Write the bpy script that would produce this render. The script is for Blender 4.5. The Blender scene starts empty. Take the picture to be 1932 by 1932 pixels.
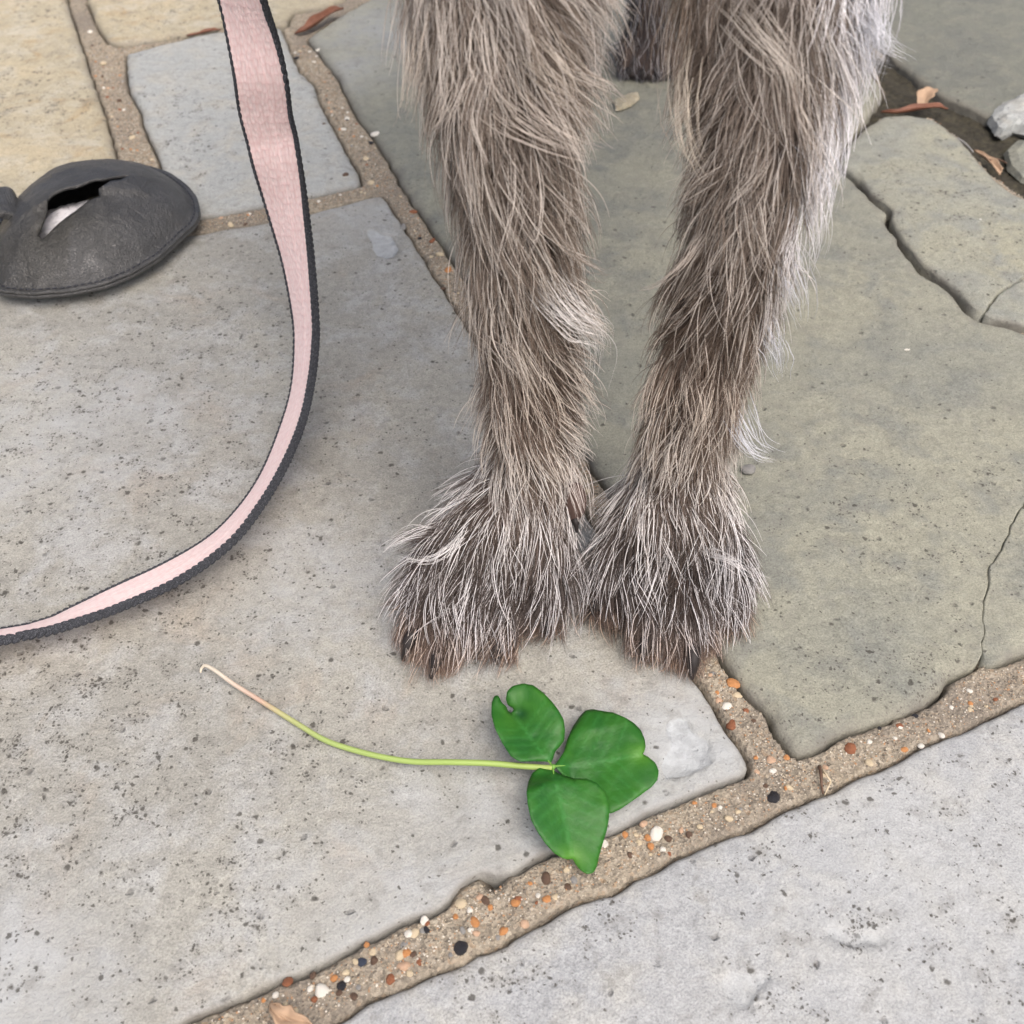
import bpy, bmesh, math, random
import numpy as np
from mathutils import Vector, Matrix, noise, kdtree
from mathutils.geometry import delaunay_2d_cdt
random.seed(7); RNG = np.random.default_rng(7)
SC = bpy.context.scene
COL = SC.collection

# ------------------------------------------------------------------ camera, sky, sun, exposure
CAM_H, PITCH, FPX, CX = 0.30, math.radians(45.0), 2060.0, 966.0   # FPX, CX in units of a 1932 px picture
cam = bpy.data.cameras.new('camera'); camo = bpy.data.objects.new('camera', cam); COL.objects.link(camo)
camo.location = (0, 0, CAM_H); camo.rotation_euler = (math.pi/2 - PITCH, 0, 0)
cam.sensor_width = 36; cam.lens = 36*FPX/1932
cam.clip_start = 0.01; cam.clip_end = 500
cam.dof.use_dof = True; cam.dof.focus_distance = 0.375; cam.dof.aperture_fstop = 22
SC.camera = camo
w = bpy.data.worlds.new('World'); SC.world = w; w.use_nodes = True
nt = w.node_tree; nt.nodes.clear()
sky = nt.nodes.new('ShaderNodeTexSky'); sky.sky_type = 'NISHITA'; sky.sun_disc = False
SUN_EL, SUN_AZ = math.radians(60), math.radians(150)     # azimuth clockwise from +Y (towards +X)
sky.sun_elevation = SUN_EL; sky.sun_rotation = SUN_AZ
sky.air_density = 0.5; sky.dust_density = 7.0; sky.ozone_density = 1.0
bg = nt.nodes.new('ShaderNodeBackground'); bg.inputs[1].default_value = 0.13
wo = nt.nodes.new('ShaderNodeOutputWorld')
nt.links.new(sky.outputs[0], bg.inputs[0]); nt.links.new(bg.outputs[0], wo.inputs[0])
sd = bpy.data.lights.new('sun', 'SUN'); sd.energy = 1.1; sd.angle = math.radians(80); sd.color = (1, .985, .955)
so = bpy.data.objects.new('sun', sd); COL.objects.link(so)
sv = Vector((math.sin(SUN_AZ)*math.cos(SUN_EL), math.cos(SUN_AZ)*math.cos(SUN_EL), math.sin(SUN_EL)))
so.rotation_euler = (-sv).to_track_quat('-Z', 'Y').to_euler(); so.location = sv*3
SC.view_settings.view_transform = 'Standard'; SC.view_settings.look = 'None'
SC.view_settings.exposure = 0.62; SC.view_settings.gamma = 1.0

# ------------------------------------------------------------------ helpers
CP, SP = math.cos(PITCH), math.sin(PITCH)
def ray(u, v):
    x = (u-CX)/FPX; y = -(v-CX)/FPX
    return np.array([x, CP+y*SP, -SP+y*CP])
def G(u, v, z=0.0):                      # the point of height z seen at picture position u, v
    d = ray(u, v); return np.array([0, 0, CAM_H]) + d*((z-CAM_H)/d[2])
def atdepth(u, v, dep):
    return np.array([0, 0, CAM_H]) + ray(u, v)*dep
def GP(pts, z=0.0): return np.array([G(u, v, z) for u, v in pts])
def tag(o, label=None, cat=None, group=None, kind=None):
    if label: o['label'] = label
    if cat: o['category'] = cat
    if group: o['group'] = group
    if kind: o['kind'] = kind
    return o
def link(name, data, mat=None, parent=None, loc=None):
    o = bpy.data.objects.new(name, data); COL.objects.link(o)
    if mat is not None and data is not None: data.materials.append(mat)
    if parent: o.parent = parent
    if loc is not None: o.location = loc
    return o
def mesh(name, verts, faces, smooth=True):
    m = bpy.data.meshes.new(name)
    m.from_pydata([tuple(map(float, v)) for v in verts], [], [tuple(map(int, f)) for f in faces])
    m.validate(); m.update()
    if smooth: m.polygons.foreach_set('use_smooth', [True]*len(m.polygons))
    return m
def attr(m, name, vals):
    a = m.attributes.new(name, 'FLOAT', 'POINT'); a.data.foreach_set('value', np.asarray(vals, np.float32))
def attrc(m, name, cols):
    a = m.attributes.new(name, 'FLOAT_COLOR', 'POINT'); c = np.ones((len(cols), 4), np.float32); c[:, :3] = cols
    a.data.foreach_set('color', c.ravel())
def _h(ix, iy, s):
    n = (ix.astype(np.int64)*374761393 + iy.astype(np.int64)*668265263 + s*1442695041) & 0x7fffffff
    n = ((n ^ (n >> 13))*1274126177) & 0x7fffffff
    n = (n ^ (n >> 16)) & 0xffffff
    return n/float(0xffffff)
def vnoise(x, y, s=0):
    ix = np.floor(x); iy = np.floor(y); fx = x-ix; fy = y-iy
    fx = fx*fx*(3-2*fx); fy = fy*fy*(3-2*fy)
    a = _h(ix, iy, s); b = _h(ix+1, iy, s); c = _h(ix, iy+1, s); d = _h(ix+1, iy+1, s)
    return (a*(1-fx)+b*fx)*(1-fy)+(c*(1-fx)+d*fx)*fy
def fbm(x, y, sc, s=0, o=4):                     # -1..1
    t = 0; a = 1; n = 0
    for k in range(o):
        t = t + a*(vnoise(x*sc+17.3*k, y*sc-9.1*k, s+k)*2-1); n += a; a *= .5; sc *= 2.03
    return t/n
def inside(P, poly):
    x, y = P[:, 0], P[:, 1]; r = np.zeros(len(P), bool)
    a = poly; b = np.roll(poly, -1, 0)
    for (x0, y0), (x1, y1) in zip(a[:, :2], b[:, :2]):
        if y0 == y1: continue
        c = (y0 > y) != (y1 > y)
        r ^= c & (x < (x1-x0)*(y-y0)/(y1-y0)+x0)
    return r
def dist(P, poly, closed=True):
    a = poly[:, :2]; b = np.roll(a, -1, 0)
    if not closed: a, b = a[:-1], b[:-1]
    D = np.full(len(P), 9e9)
    for p, q in zip(a, b):
        d = q-p; L = max((d**2).sum(), 1e-16)
        t = np.clip(((P[:, :2]-p)@d)/L, 0, 1)
        D = np.minimum(D, ((P[:, :2]-p-t[:, None]*d)**2).sum(1))
    return np.sqrt(D)
def dens(poly, step, closed=True):
    poly = np.asarray(poly, float); out = []
    n = len(poly)
    for i in range(n if closed else n-1):
        p, q = poly[i], poly[(i+1) % n]; k = max(1, int(round(np.linalg.norm(q-p)/step)))
        for j in range(k): out.append(p+(q-p)*j/k)
    if not closed: out.append(poly[-1])
    return np.array(out)
def catmull(P, n):
    P = np.asarray(P, float); P = np.vstack([2*P[0]-P[1], P, 2*P[-1]-P[-2]]); out = []
    for i in range(1, len(P)-2):
        for t in np.arange(n)/n:
            a, b, c, d = P[i-1], P[i], P[i+1], P[i+2]
            out.append(.5*((2*b)+(-a+c)*t+(2*a-5*b+4*c-d)*t*t+(-a+3*b-3*c+d)*t**3))
    out.append(P[-2]); return np.array(out)
def smoothpoly(poly, it=1):
    for _ in range(it): poly = .5*poly+.25*(np.roll(poly, 1, 0)+np.roll(poly, -1, 0))
    return poly
def cdt(pts, loops):
    """triangulate points inside loops[0]; loops are index lists used as constraints"""
    S = 100.0
    ed = []
    for lp in loops[1:]: ed += [(lp[i], lp[(i+1) % len(lp)]) for i in range(len(lp))]
    r = delaunay_2d_cdt([Vector((p[0]*S, p[1]*S)) for p in pts], ed, [list(loops[0])], 1, 1e-5)
    return np.array([(v[0]/S, v[1]/S) for v in r[0]]), r[2]
def tube(path, rad, seg=8, cap=True):
    path = np.asarray(path, float); n = len(path); rad = np.broadcast_to(rad, n)
    T = np.gradient(path, axis=0); T /= np.linalg.norm(T, axis=1)[:, None]
    up = np.array([0, 0, 1.0]); V = []; F = []
    for i in range(n):
        s = np.cross(T[i], up); s = s/np.linalg.norm(s) if np.linalg.norm(s) > 1e-4 else np.array([1., 0, 0]); b = np.cross(s, T[i])
        for k in range(seg):
            a = 2*math.pi*k/seg; V.append(path[i]+rad[i]*(math.cos(a)*s+math.sin(a)*b))
    for i in range(n-1):
        for k in range(seg): F.append((i*seg+k, i*seg+(k+1) % seg, (i+1)*seg+(k+1) % seg, (i+1)*seg+k))
    if cap: F += [tuple(range(seg))[::-1], tuple((n-1)*seg+k for k in range(seg))]
    return V, F

# ------------------------------------------------------------------ materials
class N:
    def __init__(s, name):
        s.m = bpy.data.materials.new(name); s.m.use_nodes = True; s.t = s.m.node_tree; s.t.nodes.clear()
        s.out = s.n('OutputMaterial'); s.p = s.n('BsdfPrincipled'); s.l(s.p.outputs[0], s.out.inputs[0])
    def n(s, t, **k):
        x = s.t.nodes.new('ShaderNode'+t)
        for a, b in k.items(): setattr(x, a, b)
        return x
    def l(s, a, b): s.t.links.new(a, b)
    def co(s, off=(0, 0, 0), sc=(1, 1, 1)):
        c = s.n('TexCoord'); mp = s.n('Mapping'); mp.inputs[1].default_value = off; mp.inputs[3].default_value = sc
        s.l(c.outputs['Object'], mp.inputs[0]); return mp.outputs[0]
    def noise(s, v, sc, det=4, ro=.55, dist=0):
        x = s.n('TexNoise'); s.l(v, x.inputs['Vector']); x.inputs['Scale'].default_value = sc; x.inputs['Detail'].default_value = det
        x.inputs['Roughness'].default_value = ro; x.inputs['Distortion'].default_value = dist; return x.outputs[0]
    def ramp(s, f, stops, interp='LINEAR'):
        x = s.n('ValToRGB'); s.l(f, x.inputs[0]); e = x.color_ramp.elements; x.color_ramp.interpolation = interp
        while len(e) < len(stops): e.new(.5)
        for k, (p, c) in enumerate(stops):
            e[k].position = p; c = (c, c, c) if np.isscalar(c) else c; e[k].color = (*c[:3], 1)
        return x.outputs[0]
    def mix(s, a, b, f, mode='MIX'):
        x = s.n('Mix', data_type='RGBA', blend_type=mode)
        for v, i in ((a, 6), (b, 7), (f, 0)):
            if hasattr(v, 'node'): s.l(v, x.inputs[i])
            elif i == 0: x.inputs[0].default_value = v
            else: x.inputs[i].default_value = (*v, 1)
        return x.outputs[2]
    def math(s, op, a, b=0.0, clamp=False):
        x = s.n('Math', operation=op, use_clamp=clamp)
        for v, i in ((a, 0), (b, 1)):
            if hasattr(v, 'node'): s.l(v, x.inputs[i])
            else: x.inputs[i].default_value = v
        return x.outputs[0]
    def attr(s, name, col=False):
        x = s.n('Attribute', attribute_name=name); return x.outputs['Color' if col else 'Fac']
    def bump(s, h, d, prev=None, st=1.0):
        x = s.n('Bump'); x.inputs['Distance'].default_value = d; x.inputs['Strength'].default_value = st; s.l(h, x.inputs['Height'])
        if prev is not None: s.l(prev, x.inputs['Normal'])
        return x.outputs[0]
    def set(s, **k):
        for a, v in k.items():
            i = s.p.inputs[a.replace('_', ' ')]
            if hasattr(v, 'node'): s.l(v, i)
            elif isinstance(v, tuple): i.default_value = (*v, 1) if len(v) == 3 else v
            else: i.default_value = v
        return s

def stone(name, c1, c2, c3, seed, spots=.5, warm=None, rough=.8, chipf=.75):
    """weathered sandstone: two base tones in large patches, a third in blotches, grain, dark lichen specks"""
    s = N(name); v = s.co((seed*3.1, seed*1.7, seed*.9))
    big = s.noise(v, 14, 3, .5, .4); mid = s.noise(v, 55, 5, .6, .3); sm = s.noise(v, 260, 4, .65); gr = s.noise(v, 1500, 3, .7)
    c = s.mix(c1, c2, s.ramp(big, [(.36, 0), (.62, 1)]))
    c = s.mix(c, c3, s.ramp(mid, [(.46, 0), (.66, .85)]))
    if warm: c = s.mix(c, warm, s.ramp(s.noise(v, 30, 4, .6, .6), [(.55, 0), (.72, .7)]))
    c = s.mix(c, s.ramp(sm, [(.25, .72), (.5, 1.0), (.75, 1.22)]), .7, 'MULTIPLY')
    c = s.mix(c, s.ramp(gr, [(.28, .55), (.5, 1.0), (.74, 1.40)]), .8, 'MULTIPLY')
    c = s.mix(c, (.405, .425, .43), s.math('MULTIPLY', s.attr('pale'), s.ramp(mid, [(.3, .5), (.6, .95)])))
    # faint grey-green film in small smudges
    sm2 = s.ramp(s.noise(v, 120, 5, .7, .3), [(.53, 0), (.66, 1)])
    c = s.mix(c, (.19, .185, .165), s.math('MULTIPLY', sm2, .38))
    # dark lichen specks: clusters where the attribute allows
    lich = s.attr('lichen')
    cl = s.ramp(s.noise(v, 120, 4, .65, .2), [(.48, 0), (.64, 1)])
    wob = s.n('Mix', data_type='VECTOR'); wob.inputs[0].default_value = .0022
    nz = s.n('TexNoise'); s.l(v, nz.inputs['Vector']); nz.inputs['Scale'].default_value = 420; nz.inputs['Detail'].default_value = 3
    s.l(v, wob.inputs[4]); s.l(nz.outputs['Color'], wob.inputs[5]); vw = wob.outputs[1]
    for scl, k1, k2, op in ((380, .60, .018, .8), (700, .85, .035, .8), (1100, .9, .05, .72)):
        vd = s.n('TexVoronoi'); s.l(vw, vd.inputs['Vector']); vd.inputs['Scale'].default_value = scl
        sx = s.n('SeparateColor'); s.l(vd.outputs['Color'], sx.inputs[0])
        p_ = s.math('ADD', s.math('MULTIPLY', s.math('MULTIPLY', cl, lich), k1), k2*spots)
        on = s.math('GREATER_THAN', s.math('ADD', sx.outputs[0], p_), 1.0)
        dd = s.ramp(vd.outputs['Distance'], [(.26, 1), (.46, 0)])
        c = s.mix(c, (.05, .046, .038), s.math('MULTIPLY', s.math('MULTIPLY', on, dd), op))
    # tiny isolated pits
    vo = s.n('TexVoronoi'); s.l(vw, vo.inputs['Vector']); vo.inputs['Scale'].default_value = 130
    rnd = s.ramp(vo.outputs['Color'], [(.0, 0), (.7, 0), (.72, 1)])
    pit = s.math('MULTIPLY', s.ramp(vo.outputs['Distance'], [(.08, 1), (.17, 0)]), rnd)
    c = s.mix(c, (.06, .055, .05), s.math('MULTIPLY', pit, .45))
    vo2 = s.n('TexVoronoi'); s.l(v, vo2.inputs['Vector']); vo2.inputs['Scale'].default_value = 85
    fl = s.math('MULTIPLY', s.ramp(vo2.outputs['Distance'], [(.03, 1), (.06, 0)]), s.ramp(vo2.outputs['Color'], [(.0, 0), (.86, 0), (.88, 1)]))
    c = s.mix(c, (.75, .74, .7), fl)
    chip = s.attr('chip')
    c = s.mix(c, s.mix((.46, .49, .5), (.36, .38, .39), s.ramp(sm, [(.4, 0), (.6, 1)])), s.math('MULTIPLY', chip, chipf))
    edge = s.attr('edge')       # worn rim, dirtier stone
    c = s.mix(c, (.17, .155, .13), s.math('MULTIPLY', edge, s.ramp(mid, [(.3, .25), (.65, .8)])))
    b = s.bump(mid, .0012); b = s.bump(sm, .0007, b); b = s.bump(gr, .00022, b, .9)
    b = s.bump(s.math('SUBTRACT', 0.0, pit), .0005, b)
    s.set(Base_Color=c, Roughness=s.ramp(sm, [(.3, rough-.12), (.7, rough+.1)]), Normal=b)
    s.p.inputs['Specular IOR Level'].default_value = .35
    return s.m
M_A = stone('stone grey beige', (.350, .344, .300), (.300, .296, .264), (.370, .377, .364), 1, .7, (.335, .302, .248))
M_J = stone('stone pale blue grey', (.385, .395, .39), (.335, .348, .352), (.405, .405, .375), 2, .15, chipf=.3)
M_H = stone('stone green grey', (.238, .243, .202), (.285, .284, .224), (.200, .208, .184), 3, .3)
M_B = stone('stone blue', (.40, .412, .39), (.365, .382, .37), (.41, .405, .36), 4, .25)
M_C = stone('stone ochre', (.46, .40, .275), (.40, .36, .26), (.47, .44, .35), 5, .4, (.36, .25, .12))
M_K = stone('stone dark grey', (.175, .182, .150), (.15, .157, .137), (.20, .203, .165), 6, .3)
M_G = stone('stone olive grey', (.275, .282, .24), (.32, .315, .24), (.24, .252, .228), 8, .35)
STONES = [M_A, M_J, M_H, M_B, M_C, M_G]

def mortar_mat():
    s = N('mortar'); v = s.co()
    sm = s.noise(v, 220, 5, .7); gr = s.noise(v, 1100, 4, .75); big = s.noise(v, 22, 3)
    vo = s.n('TexVoronoi'); s.l(v, vo.inputs['Vector']); vo.inputs['Scale'].default_value = 900; vo.inputs['Randomness'].default_value = 1
    grain = s.ramp(vo.outputs['Color'], [(0, (.10, .085, .065)), (.2, (.22, .19, .145)), (.45, (.33, .285, .215)), (.7, (.42, .37, .29)), (.88, (.34, .25, .16)), (1, (.62, .58, .5))])
    c = s.mix(grain, (.38, .33, .245), s.ramp(sm, [(.45, .0), (.66, .5)]))
    c = s.mix(c, (.20, .175, .145), s.ramp(big, [(.45, 0), (.7, .7)]))
    c = s.mix(c, s.ramp(gr, [(.28, .55), (.5, 1), (.75, 1.4)]), .8, 'MULTIPLY')
    soil = s.attr('soil')
    sc = s.ramp(s.noise(v, 300, 5, .7), [(.3, (.018, .016, .011)), (.55, (.05, .044, .028)), (.75, (.09, .085, .05))])
    c = s.mix(c, sc, soil)
    c = s.mix(c, (.05, .042, .033), s.attr('groove'))
    b = s.bump(sm, .0012); b = s.bump(vo.outputs['Distance'], .0005, b); b = s.bump(gr, .0004, b)
    s.set(Base_Color=c, Roughness=.92, Normal=b); return s.m
M_MORTAR = mortar_mat()
def plain(name, col, rough=.6, var=.25, sc=400, spec=.4, bump=.0002):
    s = N(name); v = s.co(); n = s.noise(v, sc, 4, .6)
    s.set(Base_Color=s.mix(tuple(np.array(col)*(1-var)), tuple(np.minimum(np.array(col)*(1+var), .95)), n), Roughness=rough, Normal=s.bump(n, bump))
    s.p.inputs['Specular IOR Level'].default_value = spec; return s.m
PEB = dict(white=plain('pebble white', (.74, .71, .63), .5), cream=plain('pebble cream', (.6, .5, .34), .6), orange=plain('pebble orange', (.52, .24, .09), .45),
           rust=plain('pebble rust', (.27, .105, .05), .5), brown=plain('pebble brown', (.12, .075, .05), .5), black=plain('pebble black', (.02, .02, .024), .35),
           grey=plain('pebble grey', (.27, .265, .25), .6), peach=plain('pebble peach', (.55, .37, .25), .6), blue=plain('pebble slate', (.04, .05, .075), .4))

# ------------------------------------------------------------------ the paving
E1 = np.array([-.358, .934]); E2 = np.array([.904, .427])
pat = bpy.data.meshes.new('patio')
A = [(720,370),(735,392),(760,428),(800,492),(840,556),(870,605),(960,745),(1080,930),(1200,1115),(1308,1278),(1335,1315),(1356,1356),(1376,1386),(1403,1423),(1415,1447),(1413,1461),(1379,1471),(1339,1481),(1278,1508),(1214,1535),(1181,1552),(1147,1569),(1038,1606),(985,1634),(967,1642),(930,1657),(923,1645),(906,1647),(890,1654),(873,1671),(856,1684),(849,1698),(832,1715),(774,1731),(744,1748),(707,1765),(659,1786),(639,1801),(576,1833),(508,1853),(457,1877),(406,1901),(339,1930),(-100,2120),(-900,2475),(-720,1560),(-500,617),(-100,540),(200,478),(374,440),(496,420),(560,408),(639,389),(690,374)]
B = [(238,99),(300,84),(364,68),(410,60),(470,52),(530,50),(542,83),(556,118),(569,139),(592,159),(603,188),(612,212),(640,262),(662,300),(675,325),(680,350),(640,358),(590,368),(500,388),(380,410),(330,421),(317,400),(312,350),(304,308),(290,276),(278,251),(265,205),(248,178),(243,159),(240,130)]
C = [(122,-20),(132,20),(145,60),(155,93),(168,132),(179,165),(190,194),(198,218),(207,250),(215,281),(222,314),(232,380),(238,430),(120,466),(-100,507),(-500,585),(-760,560),(-520,200),(-420,-60),(-150,-70),(100,-70)]
D = [(150,-60),(165,0),(176,28),(185,50),(205,76),(231,83),(300,70),(364,60),(413,48),(480,44),(539,46),(545,33),(549,20),(575,16),(600,12),(640,0),(690,-30),(640,-90),(500,-130),(300,-110),(170,-90)]
EH = [(580,70),(600,92),(639,142),(672,212),(715,265),(741,311),(771,364),(824,440),(877,516),(960,640),(1080,818),(1200,996),(1361,1233),(1383,1265),(1413,1305),(1437,1329),(1461,1356),(1467,1376),(1488,1403),(1508,1423),(1549,1410),(1570,1392),(1596,1376),(1647,1359),(1704,1342),(1745,1322),(1779,1301),(1799,1272),(1836,1248),(1855,1246),(1857,1215),(1855,1157),(1860,1113),(1867,1069),(1887,1038),(1904,998),(1931,954),(1990,870),(2110,770),(2160,700),(1932,622),(1848,602),(1826,587),(1793,546),(1736,509),(1697,459),(1674,413),(1677,399),(1638,369),(1621,346),(1576,311),(1597,267),(1630,229),(1648,205),(1668,172),(1640,128),(1560,56),(1450,-40),(1300,-90),(1000,-100),(780,-50),(700,-6),(640,28)]
HF = [(1857.5,1247),(1880,1245),(1906,1237),(1932,1228),(2150,1128),(2450,990),(2250,725),(2163,702),(2113,772),(1993,872),(1933,955.5),(1906,999),(1889,1039),(1869,1070),(1862,1114),(1857,1157.5),(1859,1216)]
GG = [(1583,308),(1603,271),(1637,236),(1667,219),(1710,215),(1759,222),(1806,256),(1833,286),(1870,327),(1897,354),(1932,371),(2050,432),(1960,500),(1911,532),(1891,542),(1870,568),(1853,591),(1833,579),(1799,538),(1742,501),(1704,454),(1681,410),(1684,394),(1644,362),(1627,339)]
G2 = [(1856,594),(1873,571),(1894,546),(1915,536),(1965,505),(2055,437),(2300,560),(2200,690),(1932,613),(1870,597)]
K = [(1700,119),(1726,140),(1752,159),(1786,183),(1830,202),(1867,217),(1925,222),(2100,300),(2400,200),(2050,-250),(1500,-100),(1560,-5),(1630,62)]
J = [(1932,1330),(1887,1345),(1836,1373),(1759,1406),(1701,1434),(1650,1457),(1572,1494),(1522,1518),(1471,1535),(1444,1555),(1390,1576),(1318,1603),(1278,1621),(1248,1642),(1198,1660),(1170,1684),(1126,1698),(1096,1704),(1052,1728),(1011,1748),(988,1759),(954,1777),(937,1796),(900,1803),(876,1820),(822,1840),(788,1857),(724,1884),(680,1904),(663,1923),(639,1930),(250,2110),(480,2560),(1500,2700),(2500,2100),(2750,1500),(2600,1021)]
chipA1 = [(638.9+x*.3307, y*.3307) for x, y in [(165,1310),(190,1305),(240,1335),(300,1350),(330,1400),(345,1420),(310,1470),(270,1475),(215,1460),(195,1420),(190,1380),(165,1340)]]
chipA2 = [(1258,1366),(1264,1358),(1281,1352),(1295,1359),(1305,1379),(1332,1396),(1342,1410),(1334,1424),(1345,1437),(1320,1452),(1290,1462),(1258,1470),(1249,1446),(1256,1426),(1266,1414),(1267,1400),(1260,1384)]
z8 = lambda L: [(1277.8+x*.3386, 1277.8+y*.3386) for x, y in L]
chipJ1 = z8([(240,1700),(255,1750),(290,1800),(345,1835),(390,1838),(420,1815),(440,1770),(500,1700),(520,1662),(440,1655),(330,1640),(260,1660)])
chipJ2 = z8([(800,1400),(850,1440),(920,1480),(990,1505),(1080,1480),(1160,1500),(1150,1440),(1000,1420),(900,1390)])
lich = {   # where lichen has taken hold: picture position, radius in metres, strength
 'A': [(60,1350,.05,.9),(150,1480,.05,.7),(40,1600,.05,.6),(250,1250,.05,.5),(300,900,.06,.55),(120,760,.06,.5),(460,1640,.022,.95),(420,1760,.02,.8),(330,1080,.05,.55),(60,1050,.06,.4),(530,1420,.03,.5),(0,1420,.03,1.0),(380,640,.06,.35),(220,1330,.03,.8)],
 'J': [(1130,1735,.010,1.0),(940,1845,.012,1.0),(1900,1800,.03,.45),(1840,1560,.05,.3),(1620,1760,.012,1.0),(1500,1890,.012,1.0),(1500,1560,.03,.4)],
 'EH': [(1600,1330,.03,.45),(1720,1000,.05,.3),(1000,180,.05,.2),(1750,1300,.02,.6)], 'B': [(320,200,.03,.6),(350,270,.02,.8),(330,330,.02,.5)],
 'C': [(40,170,.05,.6),(150,205,.03,.8),(100,20,.03,.5)], 'D': [(300,30,.05,.4)], 'GG': [(1760,380,.05,.5),(1830,480,.04,.35)]}
pale_ = {'A': [(1320,1390,.028,1.),(1230,1480,.03,.9),(1100,1570,.035,.8),(900,1640,.035,.6),(700,1740,.03,.6),(40,1860,.03,.9),(150,800,.05,.55),(690,410,.03,.5),(560,1100,.03,.4)], 'EH': [(720,60,.06,.5),(660,130,.04,.5)], 'J': [(1700,1650,.06,.5)]}
polys = []
def flagstone(key, pix, zt, bev, mat, chips=(), world=None, grid=.0042, drop=.0028, crack=None):
    P = np.array(pix, float) if world else GP(pix, zt)[:, :2]
    if ((np.roll(P[:, 0], -1)-P[:, 0])*(np.roll(P[:, 1], -1)+P[:, 1])).sum() > 0: P = P[::-1]
    O = dens(P, .0026 if not world else .006)
    sd_ = abs(hash(key)) % 97 if False else sum(map(ord, key))
    nrm = np.roll(O, -1, 0)-np.roll(O, 1, 0); nrm = np.stack([-nrm[:, 1], nrm[:, 0]], 1); nrm /= np.linalg.norm(nrm, axis=1)[:, None]+1e-12
    O = smoothpoly(O, 1)
    O = O + nrm*((.0011 if not world else .004)*(1 if crack is None else np.clip(dist(O, GP(crack)[:, :2], False)/.005-.25, 0, 1))*fbm(O[:, 0], O[:, 1], 130, sd_, 4))[:, None]
    if crack is not None:
        kc = np.exp(-(dist(O, GP(crack)[:, :2], False)/.004)**2)[:, None]
        O = O+kc*.0016*np.stack([fbm(O[:, 0], O[:, 1], 150, 77, 4), fbm(O[:, 0], O[:, 1], 150, 87, 4)], 1)
    polys.append(O)
    nrm = np.roll(O, -1, 0)-np.roll(O, 1, 0); nrm = np.stack([-nrm[:, 1], nrm[:, 0]], 1); nrm = smoothpoly(nrm, 2); nrm /= np.linalg.norm(nrm, axis=1)[:, None]+1e-12
    pts = [O]; loops = [list(range(len(O)))]; cnt = len(O)
    if not world:
        for d in (.0006, .0014, .0026, .0045):
            Q = O+nrm*d; k = inside(Q, O); k[k] &= dist(Q[k], O) > d*.8; Q = Q[k]
            if d > .002: Q = Q[::2]
            pts.append(Q); cnt += len(Q)
    CH = [dens(GP(c, zt)[:, :2], .002) for c in chips]
    for c in CH:
        c += .0006*np.stack([fbm(c[:, 0], c[:, 1], 300, 5), fbm(c[:, 0], c[:, 1], 300, 9)], 1)
        n2 = np.roll(c, -1, 0)-np.roll(c, 1, 0); n2 = np.stack([-n2[:, 1], n2[:, 0]], 1); n2 /= np.linalg.norm(n2, axis=1)[:, None]
        for s_ in (-.00025, .00025):
            loops.append(list(range(cnt, cnt+len(c)))); pts.append(c+n2*s_); cnt += len(c)
    lo, hi = O.min(0), O.max(0); g = grid if not world else .03
    X, Y = np.meshgrid(np.arange(lo[0], hi[0], g), np.arange(lo[1], hi[1], g)); Q = np.stack([X.ravel(), Y.ravel()], 1)
    Q += RNG.uniform(-.35, .35, Q.shape)*g
    k = inside(Q, O); Q = Q[k]; Q = Q[dist(Q, O) > (.005 if not world else .012)]
    pts.append(Q)
    V2, F = cdt(np.vstack(pts), loops)
    D = dist(V2, O); e = np.clip(1-D/bev, 0, 1)
    if crack is not None: e = e*np.clip(dist(V2, GP(crack)[:, :2], False)/.007-.12, .12, 1)
    Z = zt + .0009*fbm(V2[:, 0], V2[:, 1], 22, sd_, 3) + .00035*fbm(V2[:, 0], V2[:, 1], 110, sd_+3, 4)
    Z -= drop*(1-np.sqrt(np.clip(1-e*e, 0, 1)))*(.75+.6*fbm(V2[:, 0], V2[:, 1], 60, sd_+8, 2))
    ch = np.zeros(len(V2))
    for c in CH: ch = np.maximum(ch, inside(V2, c).astype(float))
    Z -= ch*.0007
    n0 = len(V2)
    # side walls
    kd = {}; key_of = lambda p: (round(p[0]*2e5), round(p[1]*2e5))
    V = [(*p, z) for p, z in zip(V2, Z)]
    bm = bmesh.new(); bv = [bm.verts.new(v) for v in V]
    for f in F:
        try: bm.faces.new([bv[i] for i in f])
        except ValueError: pass
    bm.normal_update()
    be = [ed for ed in bm.edges if ed.is_boundary]
    r = bmesh.ops.extrude_edge_only(bm, edges=be)
    for v in r['geom']:
        if isinstance(v, bmesh.types.BMVert): v.co.z = -.026
    bmesh.ops.recalc_face_normals(bm, faces=bm.faces)
    cen = V2.mean(0)
    bmesh.ops.translate(bm, verts=bm.verts, vec=(-cen[0], -cen[1], 0))
    m = bpy.data.meshes.new('flagstone'); bm.to_mesh(m); bm.free()
    m.polygons.foreach_set('use_smooth', [True]*len(m.polygons))
    nv = len(m.vertices); z0 = np.zeros(nv-n0); VW = V2
    L = np.zeros(n0)
    for (u, v, r_, st) in lich.get(key, []):
        c = G(u, v)[:2]; q = ((VW-c)**2).sum(1)/r_**2
        L = np.maximum(L, st*np.exp(-q*1.2))
    PA = np.zeros(n0)
    for (u, v, r_, st) in pale_.get(key, []):
        c = G(u, v)[:2]; PA = np.maximum(PA, st*np.exp(-((VW-c)**2).sum(1)/r_**2*1.2))
    attr(m, 'pale', np.r_[PA, z0]); attr(m, 'lichen', np.r_[L, z0]); attr(m, 'chip', np.r_[ch, z0]); attr(m, 'edge', np.r_[e**1.5, z0+1])
    return link('flagstone', m, mat, patio, (*cen, 0))
patio = link('patio', pat, M_MORTAR); tag(patio, kind='structure')
CRK = [(1856,1246),(1859,1215),(1857,1157),(1862,1113),(1869,1069),(1889,1038),(1906,998),(1933,954),(1992,870),(2112,770)]
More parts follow.
